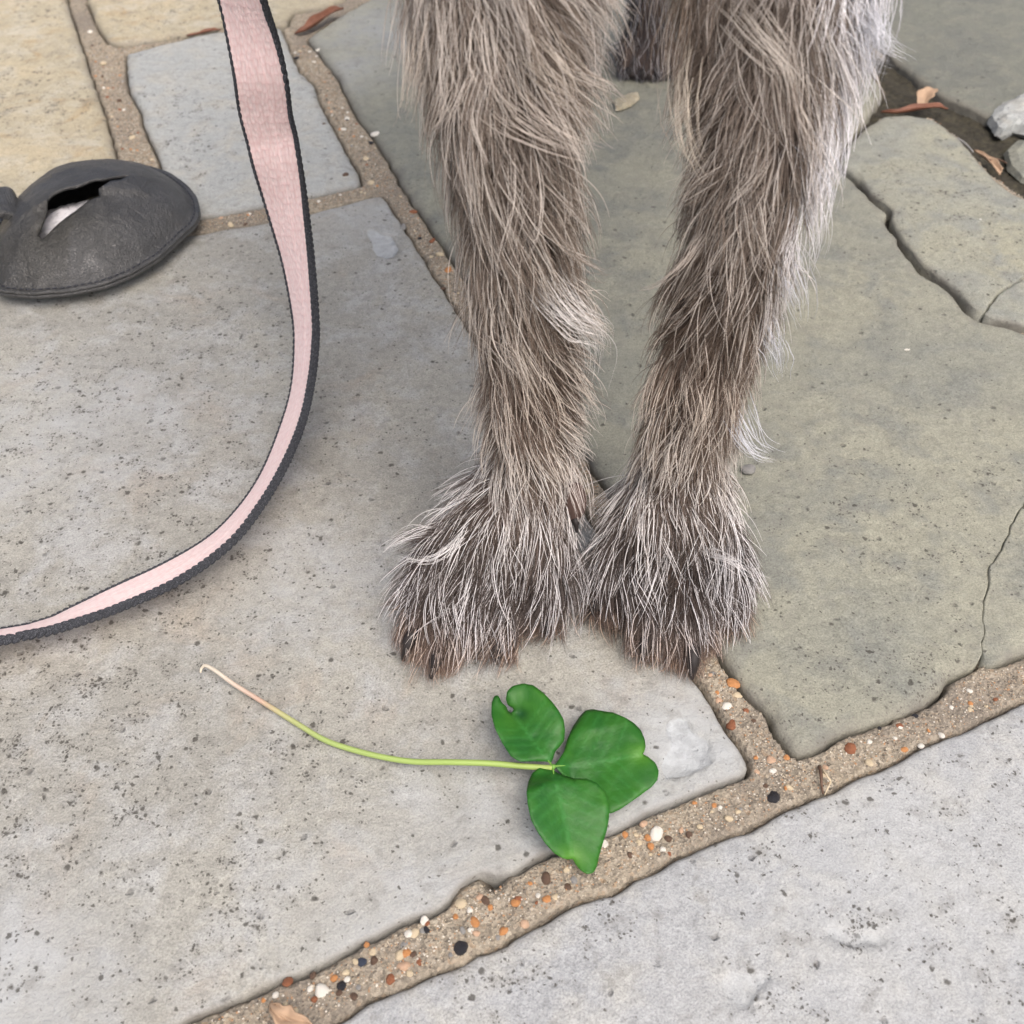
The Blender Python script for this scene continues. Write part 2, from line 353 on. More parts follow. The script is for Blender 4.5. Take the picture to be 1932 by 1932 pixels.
CRG = [(1854,592),(1872,569),(1892,544),(1913,534),(1962,502),(2052,434)]
flagstone('A', A, 0, .0022, M_A, (chipA1, chipA2), drop=.0014)
flagstone('J', J, -.0003, .0022, M_J, (chipJ1, chipJ2), drop=.0012)
flagstone('EH', EH, .0015, .0055, M_H, drop=.0044, crack=CRK)
flagstone('HF', HF, .0015, .0055, M_H, drop=.004, crack=CRK)
flagstone('GG', GG, .0022, .0035, M_G, drop=.003, crack=CRG)
flagstone('G2', G2, .002, .0035, M_G, drop=.003, crack=CRG)
flagstone('B', B, .000, .004, M_B, drop=.003)
flagstone('C', C, .0015, .006, M_C, drop=.004)
flagstone('D', D, .002, .006, M_C, drop=.005)
flagstone('K', K, .002, .006, M_K, drop=.005)
traced = list(polys)
# the paving goes on outside the picture
rows = np.arange(-1.5, 1.9, .26)
for i, a0 in enumerate(rows):
    b0 = -1.8 + .13*(i % 3)
    while b0 < 1.7:
        wd = random.uniform(.17, .42); a1, b1 = a0+.24, b0+wd
        q = np.array([a*E1+b*E2 for a, b in ((a0, b0), (a0, b1), (a1, b1), (a1, b0))])
        s_ = np.array([a*E1+b*E2 for a in np.linspace(a0-.01, a1+.01, 14) for b in np.linspace(b0-.01, b1+.01, 18)])
        if not any(inside(s_, t).any() for t in traced):
            q = q+RNG.uniform(-.012, .012, q.shape)
            flagstone('x%d%.2f' % (i, b0), q, random.uniform(-.001, .002), .006, random.choice(STONES), world=True)
        b0 = b1+.022
bbs = [(*t.min(0), *t.max(0)) for t in polys]
for a0 in np.arange(-1.2, 1.5, .105):                # small pieces fill what is left round the traced stones
    for b0 in np.arange(-1.2, 1.3, .12):
        if math.hypot(*(a0*E1+b0*E2-np.array([0, .45]))) > 1.15: continue
        a1, b1 = a0+.09, b0+.105
        s_ = np.array([a*E1+b*E2 for a in np.linspace(a0-.012, a1+.012, 7) for b in np.linspace(b0-.012, b1+.012, 8)])
        lo_, hi_ = s_.min(0), s_.max(0)
        if any(not (b_[0] > hi_[0] or b_[1] > hi_[1] or b_[2] < lo_[0] or b_[3] < lo_[1]) and inside(s_, t).any() for t, b_ in zip(polys, bbs)): continue
        q = np.array([a*E1+b*E2 for a, b in ((a0, b0), (a0, b1), (a1, b1), (a1, b0))])+RNG.uniform(-.008, .008, (4, 2))
        flagstone('y%.2f%.2f' % (a0, b0), q, random.uniform(-.001, .002), .006, random.choice(STONES), world=True); bbs.append((*polys[-1].min(0), *polys[-1].max(0)))
# mortar: a coarse bed plus a fine mesh in the joints that show
st = .0010
xs = np.arange(-.50, .50, st); ys = np.arange(.085, .96, st)
X, Y = np.meshgrid(xs, ys); P = np.stack([X.ravel(), Y.ravel()], 1)
inn = np.zeros(len(P), bool); Dm = np.full(len(P), .05); vis = np.abs(P[:, 0]) < .11+.48*P[:, 1]
for O in traced:
    lo, hi = O.min(0)-.02, O.max(0)+.02
    k = np.where(vis & (P[:, 0] > lo[0]) & (P[:, 0] < hi[0]) & (P[:, 1] > lo[1]) & (P[:, 1] < hi[1]))[0]
    inn[k] |= inside(P[k], O); O2 = dens(O, .0006)
    # distance via nearest outline vertex cells (cheap)
    kd = kdtree.KDTree(len(O2)); [kd.insert((p[0], p[1], 0), i) for i, p in enumerate(O2)]; kd.balance()
    # coarse raster distance then refine near the edge only
    sel = k[::1]
    cell = np.floor((P[sel]-lo)/.004).astype(int); near = set()
    for p in O:
        cx, cy = np.floor((p-lo)/.004).astype(int)
        for dx in (-1, 0, 1):
            for dy in (-1, 0, 1): near.add((cx+dx, cy+dy))
    W_ = int((hi[0]-lo[0])/.004)+3; Hh = int((hi[1]-lo[1])/.004)+3
    msk = np.zeros((W_+2, Hh+2), bool)
    for a, b in near:
        if 0 <= a < W_ and 0 <= b < Hh: msk[a, b] = True
    kk = sel[msk[cell[:, 0].clip(0, W_), cell[:, 1].clip(0, Hh)]]
    for j in kk:
        d = kd.find((P[j, 0], P[j, 1], 0))[2]
        if d < Dm[j]: Dm[j] = d
use = vis & (~inn | (Dm < .0025))
gx, gy = P[:, 0], P[:, 1]
soilP = GP([(1560,330),(1600,262),(1640,215),(1672,176),(1640,100),(1700,110),(1752,158),(1790,180),(1867,215),(1960,205),(2200,320),(2100,470),(1932,372),(1870,327),(1806,256),(1759,222),(1660,222),(1615,262),(1587,306),(1630,340),(1688,392),(1708,450),(1745,498),(1802,535),(1858,592),(1930,612),(1925,626),(1843,608),(1790,552),(1730,512),(1690,462),(1668,412),(1672,400),(1632,372)])[:, :2]
soil = inside(P, soilP).astype(float)
groove = np.clip(1.3-Dm/.0013, 0, 1)*np.clip(.8+1.0*fbm(gx, gy, 160, 4, 3), 0, 1)
Zm = -.0006+.0007*fbm(gx, gy, 60, 11, 3)+.0007*fbm(gx, gy, 420, 21, 3)-.006*groove
Zm = np.where(soil > 0, -.0045+.0022*fbm(gx, gy, 120, 31, 4), Zm)
Zm = np.where(inn, Zm-np.clip(Dm/.0012, 0, 1)*.007, Zm)
hole = np.exp(-((P-G(930, 1654)[:2])**2).sum(1)/.0028**2); Zm -= .007*hole
nx = len(xs); idx = -np.ones(len(P), int); U = use.reshape(Y.shape)
cellu = U[:-1, :-1] & U[1:, :-1] & U[:-1, 1:] & U[1:, 1:]
cy_, cx_ = np.where(cellu); q = np.stack([cy_*nx+cx_, cy_*nx+cx_+1, (cy_+1)*nx+cx_+1, (cy_+1)*nx+cx_], 1)
vid = np.unique(q); idx[vid] = np.arange(len(vid))
V = np.stack([gx[vid], gy[vid], Zm[vid]], 1)
# coarse bed appended
bx = np.array([[-2.4, -2.2, -.0095], [2.4, -2.2, -.0095], [2.4, 2.6, -.0095], [-2.4, 2.6, -.0095]]); f2 = [[len(V)+k for k in range(4)]]
V = np.vstack([V, bx]); F = np.vstack([idx[q], f2])
pat.from_pydata([], [], []) if False else None
pat.vertices.add(len(V)); pat.vertices.foreach_set('co', V.ravel())
pat.loops.add(F.size); pat.loops.foreach_set('vertex_index', F.ravel().astype(np.int32))
pat.polygons.add(len(F)); pat.polygons.foreach_set('loop_start', np.arange(0, F.size, 4, dtype=np.int32))
pat.update(calc_edges=True); pat.validate(); pat.polygons.foreach_set('use_smooth', [True]*len(pat.polygons))
z4 = np.zeros(4); attr(pat, 'soil', np.r_[soil[vid], z4]); attr(pat, 'groove', np.r_[np.maximum(groove, hole)[vid]*.9, z4])
gm = mesh('ground', [(-60, -60, -.05), (60, -60, -.05), (60, 60, -.05), (-60, 60, -.05)], [(0, 1, 2, 3)], False)
tag(link('ground', gm, plain('earth', (.13, .12, .07), .95, .4, 30)), kind='structure')

# pebbles set in the mortar
def pebmesh(seed, sub=2):
    bm = bmesh.new(); bmesh.ops.create_icosphere(bm, subdivisions=sub, radius=1)
    for v in bm.verts:
        v.co *= 1+.32*noise.noise(v.co*.9+Vector((seed*7.1, 0, 0)))+.12*noise.noise(v.co*2.3+Vector((0, seed*3.3, 0)))
    m = bpy.data.meshes.new('pebble'); bm.to_mesh(m); bm.free(); m.polygons.foreach_set('use_smooth', [True]*len(m.polygons)); return m
PM = {}
def pebble(p, r, col, flat=.55, name='pebble', parent=patio, asp=None):
    k = (random.randrange(6), col)
    if k not in PM: PM[k] = pebmesh(k[0], 2); PM[k].materials.append(PEB[col])
    o = link(name, PM[k], None, parent, p); a = asp or random.uniform(.7, 1.0)
    o.scale = (r, r*a, r*flat); o.rotation_euler = (random.uniform(-.25, .25), random.uniform(-.25, .25), random.uniform(0, 6.28)); return o
zj = -.0006
spots = [(1371,1335,8.5,'white'),(1383,1290,11,'orange'),(1379,1369,10,'rust'),(1390,1312,8,'cream'),(1352,1307,5,'orange'),(1356,1322,6,'peach'),(1427,1430,5,'orange'),(1484,1430,5,'orange'),(1458,1455,6,'white'),(1455,1435,7,'peach'),(1459,1506,10,'black'),(1604,1412,9,'rust'),(1640,1440,7,'cream'),(1737,1408,5,'white'),(1776,1388,6,'white'),(1688,1393,4,'white'),(1698,1374,4,'white'),(1640,1400,4,'white'),(1706,1415,6,'orange'),(1726,1352,5,'black'),(1660,1375,4,'black'),(1358,1526,5,'white'),(1347,1520,5,'orange'),(1310,1515,4,'orange'),(1375,1545,7,'cream'),(1878,1320,4,'rust'),(1830,1340,5,'cream'),(1795,1335,4,'white'),
 (1238,1574,12,'white'),(1222,1581,6,'orange'),(1214,1555,7,'peach'),(1228,1596,6,'orange'),(1251,1603,5,'white'),(1200,1575,4,'cream'),(1179,1575,5,'orange'),(1263,1611,4,'rust'),(1140,1592,7,'white'),(1030,1657,10,'brown'),(1015,1690,4,'white'),(1047,1693,6,'cream'),(972,1704,8,'orange'),(978,1696,6,'rust'),(925,1713,5,'orange'),(916,1700,8,'brown'),(887,1717,6,'white'),(870,1705,9,'cream'),(905,1693,6,'peach'),(895,1740,9,'orange'),(949,1757,8,'orange'),(990,1744,7,'peach'),(888,1756,5,'white'),(873,1756,6,'grey'),(869,1789,11,'black'),(801,1737,7,'white'),(781,1762,9,'cream'),(762,1784,6,'grey'),(766,1799,8,'orange'),(755,1803,8,'cream'),(790,1815,7,'rust'),(780,1803,6,'brown'),(763,1823,10,'peach'),(738,1847,8,'rust'),(703,1797,6,'cream'),(692,1783,5,'orange'),(683,1815,7,'blue'),(706,1812,7,'brown'),(671,1815,5,'cream'),(653,1835,6,'cream'),(644,1861,7,'black'),(655,1848,5,'white'),(676,1863,4,'grey'),(608,1870,11,'white'),(630,1846,6,'orange'),(543,1853,8,'rust'),(593,1886,5,'rust'),(585,1866,5,'white'),(520,1878,5,'white'),(640,1873,5,'brown'),(668,1880,7,'brown'),(590,1840,6,'brown'),(860,1730,5,'orange'),(1080,1660,5,'cream'),(1110,1640,4,'white'),(1320,1560,5,'cream'),(1300,1575,6,'brown'),(1000,1667,4,'orange'),
 (709,254,8,'white'),(600,95,4,'white'),(648,245,5,'white'),(690,300,5,'cream'),(655,225,5,'white'),(652,330,6,'brown'),(700,345,6,'cream'),(760,430,7,'grey'),(780,400,6,'rust'),(830,480,7,'cream'),(845,510,7,'orange'),(815,455,6,'rust'),(835,545,5,'brown'),(435,425,5,'cream'),(470,405,4,'white'),(545,390,5,'cream'),(560,110,4,'black'),(612,235,4,'brown'),(700,270,4,'black'),(195,120,5,'cream'),(225,190,4,'brown'),(250,260,5,'cream'),(170,60,4,'white')]
for u, v, r, c in spots:
    p = G(u, v, zj); pebble((p[0], p[1], zj+.0001), r*.00024*np.linalg.norm(p-[0, 0, .3])/.40, c)
cand = np.where(vis & ~inn & (Dm > .0028) & (soil == 0) & (gy < .75))[0]
for j in RNG.choice(cand, 230, replace=False):
    pebble((gx[j], gy[j], Zm[j]), random.uniform(.0006, .0014), random.choice(['white', 'cream', 'cream', 'orange', 'peach', 'grey', 'grey', 'brown', 'rust', 'black']))
# finer grit, too small to pick apart
gb = np.array([(1, 0, 0), (-1, 0, 0), (0, 1, 0), (0, -1, 0), (0, 0, 1), (0, 0, -1)], float)
gf = [(0, 2, 4), (2, 1, 4), (1, 3, 4), (3, 0, 4), (2, 0, 5), (1, 2, 5), (3, 1, 5), (0, 3, 5)]
js = RNG.choice(cand, 20000); VV, FF, CC = [], [], []
gcol = np.array([(.62, .58, .5), (.45, .38, .28), (.3, .25, .18), (.12, .1, .08), (.4, .23, .12), (.5, .44, .34)])
for n_, j in enumerate(js):
    r = random.uniform(.00013, .00042); q_ = gb*(RNG.uniform(.6, 1.3, (6, 1)))*r; a = random.uniform(0, 6.28)
    R = np.array([[math.cos(a), -math.sin(a), 0], [math.sin(a), math.cos(a), 0], [0, 0, .8]])
    VV.append(q_@R.T+[gx[j]+random.uniform(-.0006, .0006), gy[j]+random.uniform(-.0006, .0006), Zm[j]+.0001]); FF += [tuple(n_*6+k for k in f) for f in gf]
    CC += [gcol[random.randrange(6)]]*6
gmesh = mesh('grit', np.vstack(VV), FF, False); attrc(gmesh, 'col', np.array(CC))
s = N('grit'); s.set(Base_Color=s.attr('col', True), Roughness=.8)
tag(link('grit', gmesh, s.m, patio), kind='stuff')

# ------------------------------------------------------------------ loose litter on the paving
def blob(name, pix, zb, h, mat, label, cat, group=None, seed=0, tilt=0, step=.002):
    """a faceted loose stone from its outline: base outline, shoulder ring, crown"""
    P0 = GP(pix, zb)[:, :2]
    if ((np.roll(P0[:, 0], -1)-P0[:, 0])*(np.roll(P0[:, 1], -1)+P0[:, 1])).sum() > 0: P0 = P0[::-1]
    O = dens(P0, step); c = O.mean(0); n = len(O); V = []; F = []
    for s_, z_ in ((.82, 0), (1.0, .35), (.93, .75), (.7, .97), (.35, 1.0)):
        R = c+(O-c)*s_; zz = zb+h*z_*(1+.22*fbm(R[:, 0], R[:, 1], 90, seed, 3))+tilt*(R[:, 1]-c[1])
        V += [(*p, z) for p, z in zip(R, zz)]
    for k in range(4):
        for i in range(n): F.append((k*n+i, k*n+(i+1) % n, (k+1)*n+(i+1) % n, (k+1)*n+i))
    V.append((*c, zb+h)); V.append((*c, zb))
    for i in range(n): F += [(4*n+i, 4*n+(i+1) % n, 5*n), ((i+1) % n, i, 5*n+1)]
    V = np.array(V)-[c[0], c[1], zb]
    V += .0007*np.array([[noise.noise(Vector(p)*260+Vector((k*9.1+seed, 0, 0))) for k in range(3)] for p in V])
    m = mesh(name, V, F, False); attr(m, 'pale', np.zeros(len(V))); attr(m, 'lichen', np.zeros(len(V))); attr(m, 'chip', np.zeros(len(V))); attr(m, 'edge', np.zeros(len(V)))
    return tag(link(name, m, mat, None, (c[0], c[1], zb)), label, cat, group)
blob('stone_lump', [(1858,242),(1866,228),(1880,215),(1905,204),(1940,196),(2010,215),(2010,262),(1950,272),(1905,262),(1882,272),(1872,268)], -.005, .011, M_B, 'broken pale blue-grey stone lump lying in the soil gap', 'stone', seed=3)
blob('stone_lump', [(1890,300),(1912,278),(1950,278),(2030,320),(2030,360),(1960,372),(1920,352),(1898,330)], -.006, .008, M_H, 'mossy olive stone half sunk in the dark soil', 'stone', seed=5)
blob('stone_chip', [(1158,196),(1172,186),(1204,178),(1206,190),(1190,204),(1170,212),(1160,212)], .0015, .003, M_C, 'small pinkish stone flake lying in front of the hind paw', 'stone', seed=8, step=.0012)
def onepebble(u, v, z, r, col, flat, asp, rot, name, label, cat='pebble'):
    p = G(u, v, z); m = pebmesh(31+int(u), 3); m.materials.append(PEB[col]); o = link(name, m, None, None, (p[0], p[1], z+r*flat*.8)); o.scale = (r, r*asp, r*flat); o.rotation_euler = (0, 0, rot); return tag(o, label, cat)
onepebble(1412, 889, .0018, .0032, 'grey', .35, .75, .4, 'pebble', 'small flat grey pebble beside the carpus of the paler foreleg')
onepebble(1711, 661, .0018, .0014, 'white', .3, .4, .1, 'chalk_fleck', 'tiny white fleck alone on the green-grey flagstone', 'fleck')
M_DRY = plain('dry leaf rust', (.20, .085, .05), .55, .4, 250); M_DRYT = plain('dry leaf tan', (.42, .29, .19), .65, .3, 250); M_TWIG = plain('twig', (.12, .07, .045), .7, .4, 300)
def dryleaf(name, pix, zb, width, curl, mat, label, thick=.0005):
    """a curled dry leaf: blade swept along a path, trough-shaped across, tapering at both ends, with a midrib"""
    path = catmull([G(u, v, zb+dz) for u, v, dz in pix], 6); n = len(path); T = np.gradient(path, axis=0); T /= np.linalg.norm(T, axis=1)[:, None]
    V, F = [], []; k = 9
    for i in range(n):
        t = i/(n-1); wv = width*(math.sin(math.pi*min(max(t, .02), .98))**.7)*(1+.15*math.sin(t*17))
        S_ = np.cross(T[i], [0, 0, 1]); S_ /= np.linalg.norm(S_)
        for j in range(k):
            a = (j/(k-1)-.5)*2; ang = a*curl
            off = S_*math.sin(ang)/max(curl, .2)*wv*.5 + np.array([0, 0, 1])*(1-math.cos(ang))/max(curl, .2)*wv*.5
            V.append(path[i]+off+np.array([0, 0, .0004*math.sin(9*t+5*a)]))
    for i in range(n-1):
        for j in range(k-1): F.append((i*k+j, i*k+j+1, (i+1)*k+j+1, (i+1)*k+j))
    c = path.mean(0); c[2] = min(v[2] for v in V)
    m = mesh('blade', np.array(V)-c, F); e = tag(link(name, None, loc=c), label, 'dead leaf')
    b = link('blade', m, mat, e); md = b.modifiers.new('thick', 'SOLIDIFY'); md.thickness = thick; md.offset = 1
    tv, tf = tube(path-c+[0, 0, .0003], np.linspace(.0005, .0003, n), 6); link('midrib', mesh('midrib', tv, tf), mat, e)
    return e
dryleaf('dead_leaf', [(556,64,.002),(575,58,.004),(600,42,.006),(628,24,.007),(648,16,.008)], -.002, .012, 1.5, M_DRY, 'curled red-brown dead leaf in the joint behind the leash')
dryleaf('dead_leaf', [(352,68,.001),(378,63,.002),(402,58,.002),(416,56,.001)], -.001, .005, 1.2, M_DRY, 'thin brown dead leaf sliver above the blue flagstone')
dryleaf('dead_leaf', [(1662,212,.003),(1690,213,.005),(1730,207,.006),(1768,203,.006),(1787,206,.005)], -.003, .008, 1.7, M_DRY, 'long rolled rust-brown dead leaf at the edge of the olive flagstone')
dryleaf('dead_leaf', [(1737,206,.004),(1741,190,.008),(1752,176,.010),(1768,170,.009)], -.003, .011, .8, M_DRYT, 'pale tan crumpled dead leaf standing behind the rolled brown leaf')
dryleaf('dead_leaf', [(1838,284,.002),(1862,300,.003),(1880,318,.004),(1886,330,.004)], -.003, .007, 1.3, M_DRYT, 'small tan dead leaf lying beside the mossy stone')
dryleaf('dead_leaf', [(512,1894,.001),(523,1908,.003),(540,1922,.003),(562,1932,.004),(600,1945,.005)], -.001, .0065, 1.0, M_DRYT, 'shrivelled tan dead leaf lying in the sandy joint')
def fibre(pix, zb, r, label, mat):
    path = catmull([G(u, v, zb+dz) for u, v, dz in pix], 6); c = path[0].copy(); v, f = tube(path-c, np.linspace(r, r*.5, len(path)), 6)
    return tag(link('root_fibre', mesh('root_fibre', v, f), mat, None, c), label, 'root')
fibre([(1552,1452,.001),(1560,1464,.003),(1567,1474,.002),(1562,1486,.003),(1556,1500,.001)], -.001, .00035, 'pale dry root fibre sticking out of the joint by the red chip', PEB['cream'])
fibre([(1546,1446,.001),(1549,1462,.003),(1550,1480,.002),(1553,1498,.001)], -.001, .0006, 'dark dry root stub in the joint by the red chip', M_TWIG)
fibre([(1850,290,.002),(1866,302,.004),(1880,300,.003),(1900,308,.003)], -.003, .0008, 'thin dark twig in the soil beside the mossy stone', M_TWIG)
fibre([(1806,262,.003),(1822,272,.004),(1836,287,.004)], -.003, .0009, 'pale splinter along the far rim of the olive flagstone', PEB['grey'])

# ------------------------------------------------------------------ clover
def leafmat():
    s = N('clover leaf'); v = s.co()
    n = s.noise(v, 90, 4, .6); f = s.noise(v, 700, 3, .6)
    c = s.mix((.014, .100, .013), (.030, .150, .015), s.ramp(n, [(.35, 0), (.65, 1)]))
    c = s.mix(c, (.05, .24, .05), s.math('MULTIPLY', s.attr('vein'), .6))
    c = s.mix(c, (.10, .27, .03), s.math('MULTIPLY', s.attr('yel'), .75))
    c = s.mix(c, (.006, .06, .018), s.math('MULTIPLY', s.attr('dark'), .8))
    b = s.bump(s.attr('vein'), .00008); b = s.bump(n, .0006, b); b = s.bump(f, .0001, b)
    s.set(Base_Color=c, Roughness=.48, Normal=b); s.p.inputs['Specular IOR Level'].default_value = .35
    tr = s.n('BsdfTranslucent'); tr.inputs[0].default_value = (.06, .3, .02, 1); mx = s.n('MixShader'); mx.inputs[0].default_value = .12
    s.l(s.p.outputs[0], mx.inputs[1]); s.l(tr.outputs[0], mx.inputs[2]); s.l(mx.outputs[0], s.out.inputs[0]); return s.m
M_LEAF = leafmat()
zl = lambda L: [(894.5+x*.21495, 1245.9+y*.21495) for x, y in L]
leafs = [
 (zl([(670,905),(640,890),(520,885),(400,890),(320,840),(250,730),(185,600),(150,470),(155,370),(178,312),(197,302),(215,312),(240,370),(288,412),(292,446),(330,462),(350,430),(338,412),(300,400),(278,345),(290,270),(340,225),(430,203),(520,220),(600,280),(680,360),(740,440),(785,520),(797,620),(790,700),(750,760),(710,800),(690,870)]),
  zl([(670,905),(560,770),(450,620),(335,455)]), .0105, .004, 0),
 (zl([(705,925),(790,800),(820,690),(870,580),(930,490),(980,440),(1040,430),(1120,445),(1220,460),(1320,500),(1400,550),(1460,610),(1495,690),(1505,760),(1490,810),(1474,822),(1530,850),(1590,900),(1620,970),(1610,1050),(1560,1110),(1480,1170),(1380,1240),(1280,1310),(1200,1345),(1150,1340),(1050,1270),(900,1130),(770,1000)]),
  zl([(705,925),(960,920),(1230,870),(1474,822)]), .006, .003, 1),
 (zl([(690,960),(640,945),(570,945),(510,990),(475,1070),(460,1150),(470,1260),(500,1400),(560,1510),(620,1600),(700,1690),(780,1740),(830,1750),(865,1740),(890,1790),(930,1840),(990,1878),(1050,1865),(1080,1800),(1100,1700),(1130,1600),(1165,1490),(1185,1370),(1185,1250),(1150,1150),(1080,1080),(990,1040),(880,1040),(780,1010),(720,985)]),
  zl([(690,960),(750,1200),(810,1480),(865,1740)]), .0125, .0035, 2)]
base = G(1040, 1449, .008)
clover = tag(link('clover', None, loc=(base[0], base[1], 0)), 'fresh green three-leaflet clover with a long curved stem on the grey flagstone', 'clover')
bo = np.array([base[0], base[1], 0])
for outl, rib, zc, fold, kind in leafs:
    O = smoothpoly(dens(GP(outl, zc)[:, :2], .0006), 1); R = dens(GP(rib, zc)[:, :2], .001, False)
    lo, hi = O.min(0), O.max(0); g = .0009
    X_, Y_ = np.meshgrid(np.arange(lo[0], hi[0], g), np.arange(lo[1], hi[1], g)); Q = np.stack([X_.ravel(), Y_.ravel()], 1); Q = Q+RNG.uniform(-.3, .3, Q.shape)*g
    Q = Q[inside(Q, O)]; Q = Q[dist(Q, O) > .0006]
    V2, F = cdt(np.vstack([O, Q]), [list(range(len(O)))])
    dr = dist(V2, R, False); de = dist(V2, O); ax = R[-1]-R[0]; L = np.linalg.norm(ax); ax /= L; t = ((V2-R[0])@ax)/L; pr = np.array([-ax[1], ax[0]]); sd2 = (V2-R[0])@pr
    z = zc + fold*(np.clip(dr/.012, 0, 1)**1.2-.5)*np.clip(t*2.2, 0, 1) + .0013*fbm(V2[:, 0], V2[:, 1], 75, 3+kind, 3)
    z -= .0012*np.exp(-de/.0015)*(.6+fbm(V2[:, 0], V2[:, 1], 120, 40+kind, 2))            # rim turned down
    if kind == 2: z += -.007*np.clip(t-.15, 0, 1)**1.1 - .003*np.clip(sd2/.012, -1, 1)
    if kind == 0: z += .003*np.clip(t, 0, 1)
    if kind == 1: z += .0035*np.clip(-.2+t, 0, 1)-.0038*np.clip(-sd2/.012, 0, 1)
    z = np.minimum(z, .008+np.clip(t, 0, 1)*.03) if kind != 1 else z
    z = np.where(t < .15, z*(t.clip(0, .15)/.15)+(.0085)*(1-t.clip(0, .15)/.15), z)
    z = np.maximum(z, .0006)
    # veins: midrib and pairs of curved side veins
    vein = np.exp(-(dr/.00045)**2)
    for k in range(5):
        tt = .06+.15*k
        for sg in (-1, 1):
            p0 = R[0]+ax*L*tt; cur = np.array([p0+ax*L*(.42*q+.05*q*q)*(1-.35*tt)+pr*sg*.017*(q**1.15) for q in np.linspace(0, 1, 12)])
            vein = np.maximum(vein, .55*np.exp(-(dist(V2, cur, False)/.0004)**2))
    nt_ = R[-1]; yel = np.exp(-((V2-nt_)**2).sum(1)/.0035**2)*(.9 if kind else .3)+.25*np.clip(fbm(V2[:, 0], V2[:, 1], 160, 9, 2), 0, 1)
    dark = np.zeros(len(V2))
    if kind == 0: c_ = G(*zl([(405, 470)])[0], zc)[:2]; dark = np.exp(-((V2-c_)**2).sum(1)/.0024**2); z -= .0012*dark
    V2 = V2*((CAM_H-z)/(CAM_H-zc))[:, None]      # outline true at its own height
    m = mesh('leaflet', np.c_[V2, z]-bo, F); attr(m, 'vein', vein*.9); attr(m, 'yel', np.clip(yel, 0, 1)); attr(m, 'dark', dark)
    o = link('leaflet', m, M_LEAF, clover); md = o.modifiers.new('thick', 'SOLIDIFY'); md.thickness = .00025; md.offset = 0
stp = [(378,1269,.002),(381,1260,.003),(389,1256,.004),(410,1268,.004),(440,1290,.003),(480,1315,.002),(520,1340,.0015),(560,1365,.0013),(610,1395,.0015),(660,1413,.002),(720,1428,.003),(780,1437,.004),(850,1438,.006),(920,1440,.007),(980,1445,.0075),(1022,1448,.008),(1042,1449,.0085)]
path = catmull([G(u, v, z) for u, v, z in stp], 8); n = len(path); tt = np.linspace(0, 1, n)
rad = np.interp(tt, [0, .05, .15, .4, .8, 1], [.00035, .00045, .00065, .0009, .00095, .0009])
tv, tf = tube(path-bo, rad, 10); m = mesh('stem', tv, tf)
cols = np.stack([np.interp(tt, [0, .2, .33, .4, .5, .75, 1], c) for c in ([.60, .60, .52, .42, .34, .31, .32], [.54, .54, .36, .42, .44, .43, .43], [.42, .44, .27, .19, .14, .11, .11])], 1)
attrc(m, 'col', np.repeat(cols, 10, 0)); s = N('clover stem'); s.set(Base_Color=s.attr('col', True), Roughness=.45); link('stem', m, s.m, clover)

hubp = G(1044, 1446.5, .0088)
hm = bmesh.new(); bmesh.ops.create_icosphere(hm, subdivisions=2, radius=.0008); m = bpy.data.meshes.new('leaf_joint'); hm.to_mesh(m); hm.free(); m.polygons.foreach_set('use_smooth', [True]*len(m.polygons))
M_PET = plain('petiole green', (.15, .33, .05), .45, .2, 500); link('leaf_joint', m, M_PET, clover, hubp-bo)
for q_ in ([(695, 930), (660, 893), (600, 822)], [(695, 930), (740, 926), (800, 924)], [(695, 930), (697, 985), (722, 1085)]):
    pp_ = np.array([G(*zl([xy])[0], z_) for xy, z_ in zip(q_, (.0088, .0089, .0088))])
    tv, tf = tube(catmull(pp_, 5)-bo, np.linspace(.0004, .00008, 11), 8); link('petiolule', mesh('petiolule', tv, tf), M_PET, clover)

# ------------------------------------------------------------------ leash
LW, LT = .020, .0029
le = [(396,-65),(409.7,0),(418.6,39.7),(427.5,89.3),(438.5,158.7),(446.4,224),(462.3,273.8),(474.2,317.5),(500,400),(530,500),(547,590),(550.6,645),(545.7,721.6),(525.8,797.6),(496,877),(453,946.4),(396.8,1006),(314,1058.9),(211.6,1108.5),(132.3,1148),(66,1181),(0,1198.5)]
rE = [(475,-65),(492,0),(504,39.7),(519.8,89.3),(537,158.7),(547.6,224),(557,273.8),(563,317.5),(574,400),(585,500),(593,590),(595,650),(589,715),(573,790),(546,862),(505,932),(456,1000),(385,1067),(270,1124),(170,1160),(85,1184),(0,1203)]
zc_ = [.172,.161,.154,.1455,.134,.121,.111,.103,.086,.066,.049,.0385,.027,.0195,.0150,.0130,.0118,.0108,.0100,.0090,.0080,.0075]
rD = dens(np.array(rE), 1.0, False); rE = [tuple(rD[np.argmin(((rD-np.array(p))**2).sum(1))]) if i > 8 else rE[i] for i, p in enumerate(le)]
cen = [G((a+c)/2, (b+d)/2, z) for (a, b), (c, d), z in zip(le, rE, zc_)]; wid = []; cen2 = []
camr, camu, camf = np.array([1., 0, 0]), np.array([0, SP, CP]), np.array([0, CP, -SP])
Tk = np.gradient(np.array(cen), axis=0); Tk /= np.linalg.norm(Tk, axis=1)[:, None]
